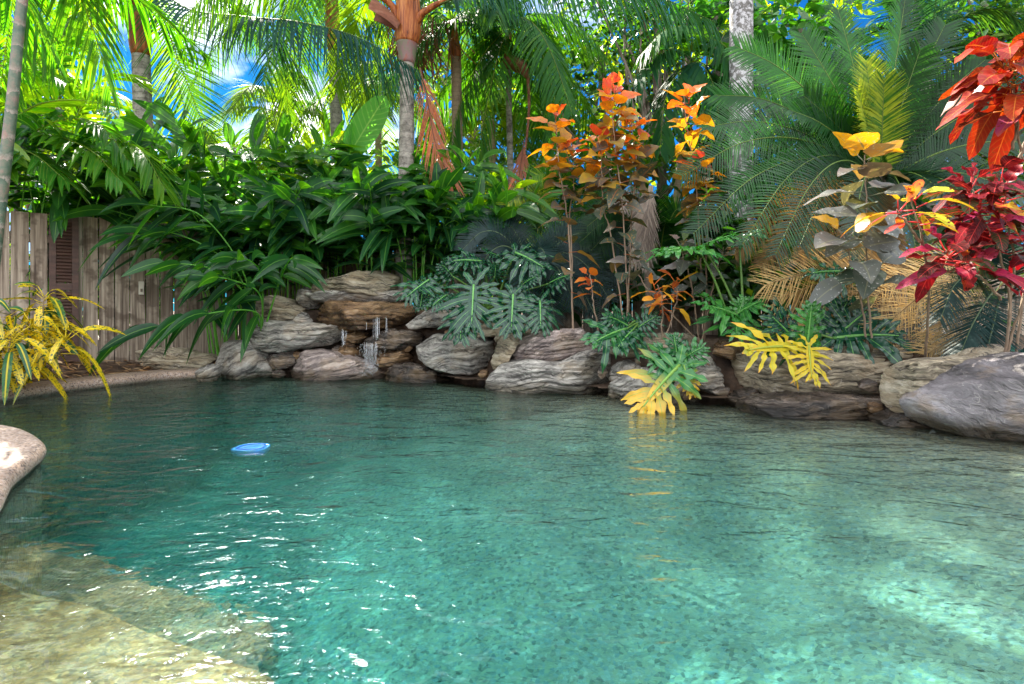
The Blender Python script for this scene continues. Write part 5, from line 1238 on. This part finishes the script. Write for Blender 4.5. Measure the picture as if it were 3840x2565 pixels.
for k in range(20):
    a_ = k * 2.4; tx = 660 + 95 * math.cos(a_) * random.uniform(.5, 1); ty = 250 + 60 * math.sin(a_) * random.uniform(.4, 1)
    cyc(cy5, 'cycad' if k % 7 else 'drygrey', (660, 258), tx, ty, 7.5, 7.4 + .6 * math.sin(a_ + 1), .25, r=random.uniform(.0, .6), L=.30, n=60, Wd=.016)
cb6 = P(590, 280, 8.1); cb6[2] = .5
cy6 = thing('cycad', 'pale spiky cycad half hidden behind the ginger end', 'cycad', cb6)
for k in range(16):
    a_ = k * 2.4; tx = 565 + 80 * math.cos(a_) * random.uniform(.5, 1); ty = 215 + 45 * math.sin(a_) * random.uniform(.4, 1)
    cyc(cy6, 'cycad', (575, 238), tx, ty, 8.2, 8.0 + .6 * math.sin(a_ + 1), .25, r=random.uniform(.2, .9), L=.32, n=55, Wd=.016)
# grey skirt of dead fronds hanging on a stump
ds = P(646, 262, 6.9); ds[2] = .5
dk = thing('dead_palm', 'grey dead palm stump with a hanging skirt of fronds', 'palm stump', ds)
m_ = MB(); tube(m_, [ds, P(649, 240, 6.95), P(651, 195, 7)], [.045, .04, .03], 9); build(m_, 'trunk', M['bark'], dk)
for k in range(8):
    x_ = 646 + random.uniform(-6, 6)
    frond(dk, 'drygrey', [P(651 + random.uniform(-2, 2), 186, 6.9), P(x_, 215, 6.75), P(x_ - random.uniform(0, 10), 262 + random.uniform(-15, 10), 6.7)], n=40, L=.30, Wd=.012, ang=24, elev=0, droop=.1, up=(0, -1, .1), r=random.uniform(.0, 1), jit=.14, miss=.2)

# ------------------------------------------------------------------ philodendrons
def philo_leaf(parent, mat, base, tip, normal, wid=1.0, droop=.25, r=.5, nl=8, petiole=None, lobew=.215, label=None):
    wid *= 1.4
    if mat == 'philoyellow': wid, lobew = wid * 1.05, .11
    if mat == 'philohalf': wid, lobew = wid * 1.05, .15
    if mat == 'philo': lobew *= .82
    base = np.asarray(base, float); tip = np.asarray(tip, float)
    Y = nrm(tip - base); L = np.linalg.norm(tip - base)
    X = nrm(np.cross(Y, np.asarray(normal, float))); Z = np.cross(X, Y)
    m_ = MB()
    ys_ = np.linspace(-.02, .86, nl)
    Bs, Ds, Ls, Ws = [], [], [], []
    for sgn in (-1, 1):
        for k, y in enumerate(ys_):
            f = k / (nl - 1)
            a = R(np.interp(f, [0, .12, .5, 1], [148, 112, 68, 22])) + random.gauss(0, .06)
            ll = np.interp(f, [0, .2, .5, .8, 1], [.42, .58, .60, .45, .26]) * random.uniform(.78, 1.18) * wid
            Bs.append((sgn * .02, y, 0)); Ds.append((sgn * math.sin(a), math.cos(a), random.gauss(.10, .10))); Ls.append(ll); Ws.append(lobew * random.uniform(.72, 1.2) * np.interp(f, [0, .5, 1], [1.1, 1, .8]))
    Bs.append((0, .82, 0)); Ds.append((0, 1, 0)); Ls.append(.2); Ws.append(.12)
    Bs, Ds, Ls, Ws = map(np.array, (Bs, Ds, Ls, Ws))
    tmp = MB()
    leaves(tmp, Bs, Ds, np.array([[0, 0, 1.0]]), Ls, Ws, lobep, 13, 0, .22, curl=rng.normal(-.25, .15, len(Bs)), r=np.clip(r + rng.normal(0, .06, len(Bs)), 0, 1), wave=.5)
    leaves(tmp, np.array([[0, -.05, .003]]), np.array([[0, 1.0, 0]]), np.array([[0, 0, 1.0]]), .95, .20, lambda t: np.clip(np.sin(np.pi * np.clip(t * .85 + .1, 0, 1)), 0, 1), 10, 0, .22, r=np.clip(r + .05, 0, 1))
    V = np.vstack(tmp.v); A = np.vstack(tmp.a); A[:, 1] = np.clip(.35 * A[:, 1] + .75 * V[:, 1], 0, 1) if mat == 'philohalf' else A[:, 1]; q = np.vstack([f for f in tmp.q])
    # overall sag of the blade: along the midrib and at its sides
    y = np.clip(V[:, 1], 0, 1.2); z = V[:, 2] - .10 * V[:, 0] ** 2
    Wp = base + L * (X * V[:, :1] + Y * V[:, 1:2] + Z * z[:, None])
    Wp[:, 2] -= L * droop * y ** 2 * .6
    m_.add(Wp, q, A)
    rr = catmull([base + L * Y * .0 + Z * .004, base + L * Y * .5 + Z * .006, base + L * Y * .95 + Z * .004], 12)
    yy = np.linspace(0, .95, 12); rr[:, 2] -= L * droop * yy ** 2 * .6
    tube(m_, rr, np.linspace(.012, .004, 12) * (L / .4), 6, r=r, u=0.0)
    lf = build(m_, 'leaf', M[mat], parent, label=label)
    if petiole is not None:
        m2 = MB(); tube(m2, catmull([np.asarray(petiole), (np.asarray(petiole) + base) / 2 + np.array([0, 0, .05]), base], 16), np.linspace(.014, .009, 16), 7); build(m2, 'petiole', M['greenstem'], lf)
    return lf
def pb(x, y, d): return P(341.33 + x * K, 213.33 + y * K, d)
def pc(x, y, d): return P(682.67 + x * K, 213.33 + y * K, d)

def philodendron(label, base, lv):
    t = thing('philodendron', label, 'philodendron', base, 'philodendrons above the pool rocks')
    for mt, b_, t_, n_, w_, dr, r_, *rest in lv:
        philo_leaf(t, mt, b_, t_, n_, w_, dr, r_, petiole=(np.asarray(base) + np.array([random.uniform(-.1, .1), 0, random.uniform(0, .1)])) if not rest else rest[0])
    return t
ph1b = pb(1000, 700, 6.9)
philodendron('big blue green philodendron spilling over the rocks right of the waterfall', ph1b, [
    ('philo', pb(905, 490, 6.25), pb(890, 745, 6.0), (0, -1, .55), 1.0, .15, .35), ('philo', pb(1175, 555, 6.2), pb(1160, 785, 5.95), (0.1, -1, .5), .85, .15, .3), ('philo', pb(1358, 600, 6.2), pb(1362, 765, 6.0), (.2, -1, .5), 1.05, .15, .3),
    ('philo', pb(600, 455, 6.6), pb(440, 560, 6.4), (-.2, -1, .9), 1.0, .15, .25), ('philo', pb(825, 640, 6.2), pb(815, 860, 6.0), (-.2, -1, .3), .8, .1, .25), ('philo', pb(1190, 270, 6.7), pb(1390, 350, 6.4), (.1, -.9, 1), .9, .15, .3),
    ('philo', pb(960, 330, 6.8), pb(740, 300, 6.6), (-.1, -.8, 1), .8, .2, .3), ('philo', pb(1080, 300, 6.9), pb(1000, 250, 6.7), (0, -.9, 1), 1.1, .2, .3), ('philo', pb(760, 430, 6.6), pb(680, 330, 6.5), (-.2, -1, .8), 1.0, .2, .2),
    ('philo', pb(1420, 480, 6.5), pb(1560, 400, 6.3), (.2, -1, .8), .8, .2, .25), ('philo', pb(1250, 480, 6.4), pb(1330, 420, 6.3), (.2, -1, .8), 1.0, .2, .25), ('philo', pb(720, 560, 6.4), pb(620, 620, 6.2), (-.3, -1, .8), 1.0, .2, .15),
    ('philo', pb(1050, 430, 6.6), pb(1060, 330, 6.5), (0, -1, .7), 1.1, .2, .2), ('philo', pb(560, 520, 6.6), pb(540, 640, 6.4), (-.2, -1, .5), .7, .1, .15)])
ph2b = pb(2080, 800, 5.9)
philodendron('small philodendron left of the half yellow leaf on the flat slab', ph2b, [
    ('philo', pb(1950, 790, 5.75), pb(1720, 850, 5.5), (-.1, -1, .9), .85, .2, .55), ('philo', pb(1960, 770, 5.8), pb(1820, 690, 5.7), (-.1, -1, .7), .9, .1, .5), ('philo', pb(2030, 780, 5.8), pb(2160, 690, 5.7), (.1, -1, .6), .9, .1, .45), ('philo', pb(1990, 800, 5.75), pb(1880, 900, 5.5), (-.1, -1, .6), .6, .2, .5)])
ph3b = pc(380, 720, 5.6)
philodendron('bright green philodendron with two tall stalked leaves', ph3b, [
    ('philo', pc(370, 700, 5.45), pc(150, 600, 5.2), (-.1, -.8, 1), .8, .15, .85), ('philo', pc(370, 690, 5.5), pc(560, 570, 5.3), (.1, -.8, 1), .8, .15, .8), ('philo', pc(360, 700, 5.45), pc(370, 800, 5.15), (0, -1, .8), 1.3, .2, .75), ('philo', pc(380, 690, 5.5), pc(420, 560, 5.5), (0, -1, .5), .7, .1, .9),
    ('philo', pc(110, 245, 5.5), pc(-110, 215, 5.2), (-.1, -.25, 1), .9, .2, .75), ('philo', pc(130, 225, 5.6), pc(350, 130, 5.4), (0, -.3, 1), 1.0, .1, .9), ('philo', pc(385, 195, 5.6), pc(540, 100, 5.5), (.1, -.5, 1), .9, .2, .6)])
ph4b = pc(860, 900, 5.1)
philodendron('dark green philodendron with a bright yellow leaf hanging over the long slab', ph4b, [
    ('philo', pc(1030, 855, 5.0), pc(1500, 790, 4.8), (.0, -1, .9), .85, .2, .35), ('philo', pc(790, 890, 4.9), pc(600, 690, 4.8), (-.1, -1, .7), .9, .05, .3), ('philo', pc(850, 900, 4.8), pc(880, 610, 4.75), (0, -1, .3), .6, .02, .8), ('philo', pc(1000, 840, 5.1), pc(1130, 590, 5.1), (.1, -1, .3), .8, .0, .25),
    ('philo', pc(1040, 850, 5.05), pc(1280, 640, 5.0), (.1, -1, .5), .8, .05, .3), ('philoyellow', pc(760, 915, 4.75), pc(430, 900, 4.55), (-.1, -1, .8), .7, .15, .62), ('philoyellow', pc(860, 905, 4.7), pc(880, 1130, 4.5), (0, -1, .15), .75, .0, .55), ('philo', pc(1080, 400, 5.3), pc(880, 395, 5.2), (0, -.6, 1), .8, .1, .5), ('philo', pc(1100, 400, 5.3), pc(1330, 330, 5.2), (0, -.6, 1), .7, .1, .3)])
ph5b = pb(2334, 1000, 5.2)
philodendron('philodendron hanging to the water with a half yellow leaf', ph5b, [
    ('philohalf', pb(2310, 1040, 4.95), pb(2040, 1300, 4.7), (-.1, -1, .5), .75, .2, .5), ('philo', pb(2300, 1000, 5.1), pb(2270, 820, 5.1), (0, -1, .3), .7, .05, .6), ('philo', pb(2320, 1010, 5.1), pb(2110, 990, 4.95), (0, -1, .8), .75, .1, .6), ('philo', pb(2340, 990, 5.1), pb(2480, 900, 5.0), (.1, -1, .6), .8, .1, .65), ('philohalf', pb(2340, 1040, 4.95), pb(2400, 1230, 4.85), (.1, -1, .3), .6, .1, .6)])

# ------------------------------------------------------------------ copperleaf shrubs
def shrub(name, label, cat, mat, base, stems, L=.235, prof=ovate, wid=.70, nl=24, span=.6, group=None, r_of=None, droop=.16, smat='stem', dz=-.18, wv=.09):
    t = thing(name, label, cat, base, group)
    for ctrl, nl_, span_ in stems:
        C = catmull(ctrl, 40)
        m_ = MB(); tube(m_, C + np.cumsum(rng.normal(0, .0035, (40, 3)), 0), np.linspace(.010, .004, 40), 6); stem_ = build(m_, 'stem', M[smat], t)
        m_ = MB()
        s = 1 - span_ * np.linspace(0, 1, nl_) ** 1.3
        i = np.clip((s * 39).astype(int), 0, 39)
        T = nrm(np.gradient(C, axis=0))[i]
        a = np.arange(nl_) * 2.39996 + random.random() * 6
        e = np.radians(np.interp(s, [1 - span_, .9, 1], [5, 15, 55])) + rng.normal(0, .2, nl_)
        D = np.stack([np.cos(a) * np.cos(e), np.sin(a) * np.cos(e), np.sin(e)], 1)
        pet = L * .35 * rng.uniform(.5, 1.3, nl_)
        B = C[i] + D * pet[:, None]
        for k in range(nl_): tube(m_, [C[i[k]], B[k]], .004, 4, r=.3, u=0)
        rr = r_of(s) if r_of else .5 + 0 * s
        D2 = D + np.array([0, 0, dz]) + rng.normal(0, .18, D.shape)
        leaves(m_, B, D2, np.array([[0, -.35, 1.0]]) + rng.normal(0, .35, D.shape), L * rng.uniform(.6, 1.2, nl_) * np.interp(s, [0, .95, 1], [1.05, 1, .7]), L * wid * rng.uniform(.85, 1.15, nl_), prof, 12, droop * rng.uniform(.3, 1.6, nl_), rng.uniform(.15, .35), r=np.clip(rr + rng.normal(0, .13, nl_), 0, 1), wave=wv, curl=rng.uniform(-.3, .08, nl_))
        build(m_, 'foliage_or_seeds', M[mat], stem_)
    return t
hi = lambda s: np.interp(s, [.2, .5, .68, .82, .92, 1], [.04, .12, .28, .42, .62, .9])
s1b = P(574, 285, 6.3); s1b[2] = .5
shrub('copperleaf', 'orange copperleaf left of the tallest one, its top tinged pink', 'copperleaf', 'acal', s1b, [([s1b, P(566, 220, 6.2), P(558, 170, 6.15), P(556, 118, 6.1)], 38, .85), ([s1b, P(572, 220, 6.3), P(578, 185, 6.3), P(572, 150, 6.2)], 20, .45)], r_of=hi, group='copperleaf shrubs')
s2b = P(628, 290, 6.1); s2b[2] = .5
shrub('copperleaf', 'tallest orange copperleaf, its fiery top in front of the background trees', 'copperleaf', 'acal', s2b, [([s2b, P(622, 220, 6.0), P(616, 150, 5.95), P(613, 92, 5.9)], 50, .85), ([s2b, P(632, 220, 6.1), P(636, 170, 6.1), P(630, 125, 6.0)], 34, .6), ([s2b, P(612, 240, 6.1), P(602, 190, 6), P(598, 140, 6)], 24, .5)], r_of=hi, group='copperleaf shrubs')
s3b = P(704, 290, 6.0); s3b[2] = .5
shrub('copperleaf', 'orange copperleaf touching the left side of the big cycad', 'copperleaf', 'acal', s3b, [([s3b, P(700, 220, 5.9), P(692, 150, 5.9), P(688, 95, 5.85)], 40, .85), ([s3b, P(708, 230, 5.9), P(706, 195, 5.8), P(698, 168, 5.7)], 18, .55)], r_of=lambda s: hi(s) + .03, group='copperleaf shrubs')
s4b = P(872, 345, 4.9); s4b[2] = .5
lo_ = lambda s: np.interp(s, [.2, .7, .88, .96, 1], [.05, .35, .6, .9, 1])
shrub('copperleaf', 'grey leaved copperleaf with a yellow top before the cycad', 'copperleaf', 'acalgrey', s4b, [([s4b, P(872, 280, 4.75), P(868, 210, 4.65), P(866, 156, 4.6)], 26, .72), ([s4b, P(862, 300, 4.8), P(855, 260, 4.7), P(846, 235, 4.65)], 9, .5)], L=.32, r_of=lo_, group='copperleaf shrubs')
s5b = P(600, 330, 6.2); s5b[2] = .5
shrub('copperleaf', 'low straggly copperleaf with a few pinkish leaves above the slanting boulder', 'copperleaf', 'acal', s5b, [([s5b, P(592, 300, 6.0), P(588, 275, 5.95)], 9, .4)], L=.14, r_of=lambda s: .5 + .4 * s, group='copperleaf shrubs')
s6b = P(700, 320, 5.9); s6b[2] = .5
shrub('copperleaf', 'dull green copperleaf regrowth among stems below the orange tops', 'copperleaf', 'acalgrey', s6b, [([s6b, P(690, 280, 5.8), P(680, 245, 5.8)], 14, .7), ([s6b, P(715, 280, 5.8), P(725, 250, 5.7)], 12, .7), ([s6b, P(650, 290, 6), P(630, 255, 6)], 14, .7)], L=.2, r_of=lambda s: .15 + .3 * s, group='copperleaf shrubs')

# ------------------------------------------------------------------ crotons
s7b = P(1015, 330, 4.2); s7b[2] = .45
rj = lambda a, b: (lambda s: rng.uniform(a, b, len(s)))
shrub('croton', 'orange red croton at the upper right edge on a bare stem', 'croton', 'crotonorange', s7b, [([s7b, P(1036, 220, 3.9), P(1022, 150, 3.7), P(1012, 100, 3.55), P(1003, 66, 3.5)], 22, .30), ([P(1012, 150, 3.7), P(1018, 100, 3.6), P(1012, 55, 3.5)], 22, .55), ([P(1020, 160, 3.7), P(1040, 110, 3.7), P(1045, 70, 3.6)], 12, .5)], L=.30, prof=oblong, wid=.42, r_of=rj(.05, .7), wv=.28, droop=.45, group='red crotons')
s8b = P(1005, 340, 4.1); s8b[2] = .45
shrub('croton', 'crimson and magenta croton below the orange red one at right edge', 'croton', 'crotonred', s8b, [([s8b, P(1008, 300, 3.9), P(995, 250, 3.7), P(980, 215, 3.6), P(968, 190, 3.5)], 40, .45), ([s8b, P(1010, 280, 3.9), P(1005, 230, 3.7), P(1000, 185, 3.6)], 36, .55), ([P(1000, 300, 3.9), P(985, 285, 3.7), P(962, 268, 3.6), P(945, 252, 3.5)], 22, .5), ([s8b, P(1030, 280, 3.9), P(1035, 230, 3.8)], 16, .5)], L=.25, prof=oblong, wid=.36, r_of=rj(.05, .88), wv=.28, droop=.35, group='red crotons')
s8c = P(925, 340, 4.6); s8c[2] = .45
shrub('croton', 'lime and yellow leaved croton shoot beside the crimson one', 'croton', 'crotonred', s8c, [([s8c, P(930, 290, 4.0), P(922, 235, 3.5), P(915, 200, 3.35)], 9, .25), ([P(925, 250, 3.7), P(908, 225, 3.4), P(898, 210, 3.3)], 5, .3)], L=.20, prof=oblong, wid=.28, r_of=rj(.97, 1.0), droop=.3)
s9b = P(662, 330, 5.75); s9b[2] = .5
shrub('croton', 'small croton with orange veined leaves among the philodendrons', 'croton', 'crotonsmall', s9b, [([s9b, P(660, 310, 5.6), P(654, 285, 5.5)], 12, .5), ([s9b, P(672, 310, 5.6), P(676, 282, 5.5)], 12, .5)], L=.21, prof=oblong, wid=.3, r_of=rj(.2, 1), droop=.15)
s10 = P(42, 372, 6.0); s10[2] = .15
shrub('croton', 'speckled yellow and green croton before the louvred shutter', 'croton', 'crotonyellow', s10, [([s10, P(42, 345, 5.9), P(43, 320, 5.9), P(44, 296, 5.9)], 40, .7), ([s10, P(60, 355, 5.6), P(66, 338, 5.55)], 14, .5), ([s10, P(30, 345, 5.6), P(32, 325, 5.55)], 16, .5)], L=.35, prof=oblong, wid=.21, r_of=rj(.2, 1), droop=.8, dz=-.35, group='yellow crotons')
s11 = P(8, 385, 5.35); s11[2] = .15
shrub('croton', 'speckled yellow and green croton cut by the left edge', 'croton', 'crotonyellow', s11, [([s11, P(12, 360, 5.3), P(14, 335, 5.25)], 34, .8), ([s11, P(-10, 345, 5.4), P(-14, 310, 5.4)], 30, .7)], L=.32, prof=oblong, wid=.21, r_of=rj(.1, .95), droop=.8, dz=-.35, group='yellow crotons')
s12 = P(1018, 345, 4.4); s12[2] = .4
bt = thing('bromeliad', 'teal strap leaved bromeliad behind the biggest boulder', 'bromeliad', s12)
m_ = MB(); nn = 26; a = rng.uniform(0, 6.28, nn); e = rng.uniform(.3, 1.2, nn)
leaves(m_, np.repeat(s12[None], nn, 0) + rng.normal(0, .02, (nn, 3)), np.stack([np.cos(a) * np.cos(e), np.sin(a) * np.cos(e), np.sin(e)], 1), np.array([[0, 0, 1.0]]), rng.uniform(.35, .6, nn), .06, strap, 8, .35, .3)
build(m_, 'rosette', M['strapteal'], bt)

# ------------------------------------------------------------------ background trees
def tree(label, px, py, d, rx, rz, mat, nclump, per, L, wid=.5, prof=ovate, name='broadleaf_tree', group='trees behind the garden', cat='tree', ry=None, trunk=True, crad=.55):
    c = P(px, py, d); base = np.array([c[0], c[1], .2])
    t = thing(name, label, cat, base, group)
    u = nrm(rng.normal(0, 1, (nclump, 3))) * (rng.random((nclump, 1)) ** .45)
    cc = c + u * np.array([rx, ry or rx * .6, rz])
    if trunk:
        m_ = MB(); tube(m_, catmull([base, base * .6 + c * .4 + np.array([.15, 0, 0]), c + np.array([0, 0, rz * .3])], 24), np.linspace(.16, .05, 24), 9)
        build(m_, 'trunk', M['bark'], t)
        m_ = MB()
        for k in range(0, nclump, 3):
            s_ = base * .45 + c * .55 + np.array([0, 0, rng.uniform(-.3, .5)])
            tube(m_, catmull([s_, (s_ + cc[k]) / 2 + rng.normal(0, .18, 3), cc[k]], 9), np.linspace(.05, .012, 9), 5)
        build(m_, 'branches', M['bark'], t)
    m_ = MB()
    n_ = nclump * per
    B = np.repeat(cc, per, 0) + rng.normal(0, crad * .5, (n_, 3)) * np.array([1, 1, .7])
    a = rng.uniform(0, 6.28, n_); D = np.stack([np.cos(a), np.sin(a), rng.normal(-.35, .45, n_)], 1)
    leaves(m_, B, D, np.array([[0, -.2, 1.0]]) + rng.normal(0, .45, (n_, 3)), L * rng.uniform(.7, 1.25, n_), L * wid, prof, 4, .15, .25, r=np.clip(np.repeat(rng.random(nclump) * .7, per) + rng.normal(.12, .15, n_), 0, 1), cols3=True)
    build(m_, 'crown', M[mat], t)
    return t
tree('leafy tree with arching boughs behind the tallest copperleaf', 600, 70, 12.5, 2.6, 1.7, 'treeB', 46, 42, .24, .42)
tree('dark small leaved tree between the thin palm and lichen trunk', 655, 20, 11.5, 2.0, 1.6, 'treeB', 36, 42, .20, .45)
tree('sunlit yellow green tree behind the dangling sheath palm', 545, 110, 14.0, 2.6, 1.8, 'treeA', 36, 40, .27, .45)
tree('tree hung with big round vine leaves right of the lichen trunk', 800, 50, 10.5, 1.5, 1.6, 'vine', 26, 20, .30, .85, crad=.65)
tree('vine smothered tree left of the lichen trunk', 715, 40, 10.2, .9, 1.5, 'vine', 18, 20, .24, .8, crad=.55)
tree('bright bushy tree low behind the fence beside the copperleaf', 640, 170, 11.5, 2.4, 1.1, 'treeA', 34, 38, .24, .45)
tree('sunlit shrubby tree behind the tan ringed palm', 450, 190, 12.5, 2.4, 1.0, 'treeA', 32, 36, .25, .45)
tree('sunlit shrubby tree behind the slender palm, under the sun glare', 310, 185, 13.0, 1.8, .75, 'treeA', 26, 36, .25, .4)
tree('shrubby tree behind the stout palm, beyond the ginger', 180, 210, 12.5, 2.4, .9, 'treeA', 28, 36, .25, .4)
tree('bright tree beyond the fence at far left', 40, 150, 12.0, 2.4, 1.5, 'treeA', 34, 36, .27, .45)
tree('tall tree beyond the bushy cane palm, top left', 10, 40, 12.5, 2.2, 1.7, 'treeA', 30, 32, .26, .4)
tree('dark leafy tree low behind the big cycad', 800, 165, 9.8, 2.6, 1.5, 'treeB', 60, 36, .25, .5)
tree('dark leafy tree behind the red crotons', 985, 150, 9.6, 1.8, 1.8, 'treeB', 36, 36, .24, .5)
tree('yellow green tree far behind between the palms at top centre', 480, 30, 15.5, 3.6, 2.2, 'treeA', 40, 36, .30, .42)
tree('yellow green tree far behind the lichen trunk', 720, 70, 15.0, 4.2, 2.2, 'treeA', 46, 36, .32, .42)

tree('sunlit bushes just outside the left fence, seen through its gaps', 60, 285, 9.6, 2.2, .9, 'treeA', 40, 40, .24, .42, trunk=False)
tree('bright bushes outside the fence behind the waterfall', 300, 258, 10.4, 2.8, 1.0, 'treeA', 64, 40, .26, .42, trunk=False)
tree('bright bushes outside the fence behind the blue black cycad', 520, 248, 10.6, 2.6, 1.0, 'treeA', 56, 40, .26, .42, trunk=False)
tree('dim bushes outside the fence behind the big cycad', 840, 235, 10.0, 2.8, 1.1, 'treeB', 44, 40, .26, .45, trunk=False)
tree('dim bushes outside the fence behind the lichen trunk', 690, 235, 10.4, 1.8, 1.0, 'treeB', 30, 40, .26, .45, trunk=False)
for k, (px_, py_, dd_, lab) in enumerate(((278, 112, 11.6, 'distant yellow green palm just right of the sun glare'), (378, 95, 12.5, 'distant yellow green palm between the slender palm and orange crownshaft'), (492, 120, 12.8, 'distant yellow green palm left of the dangling sheath'), (215, 165, 12.0, 'distant feathery palm in front of the open sky'), (60, 100, 10.5, 'distant feathery palm behind the bushy cane palm'))):
    b_ = P(px_, 330, dd_); b_[2] = .2
    t_ = palm('feather_palm', lab, b_, P(px_, py_, dd_), .09, .07, 'trunktan', None, 'distant palms beyond the fence')
    crown(t_, 'palm', P(px_, py_, dd_), 11, 2.2, g=.9, el=(80, -10), az0=k, n=60, L=.6, Wd=.026, elev=-5, droop=.4, r=.85)

tree('dark filler shrub added to deepen the black hollow under the big cycad', 850, 275, 7.6, 1.6, .6, 'treeB', 30, 40, .24, .45, trunk=False, name='filler_shrub', group='dark filler shrubs along the inside of the back fence', cat='shrub')  # dark shrubs added so the shaded hollow and the fence behind read dark
tree('dark filler shrub added behind the two tall stalked philodendron leaves', 710, 265, 8.0, 1.1, .7, 'treeB', 24, 40, .24, .45, trunk=False, name='filler_shrub', group='dark filler shrubs along the inside of the back fence', cat='shrub')
tree('dark filler shrub added behind the copperleaf stems', 600, 255, 8.1, 1.2, .7, 'treeB', 24, 40, .24, .45, trunk=False, name='filler_shrub', group='dark filler shrubs along the inside of the back fence', cat='shrub')

tree('dark leafy tree filling the upper right corner behind the feather palm', 985, 25, 10.2, 1.6, 1.2, 'treeB', 30, 38, .24, .5)
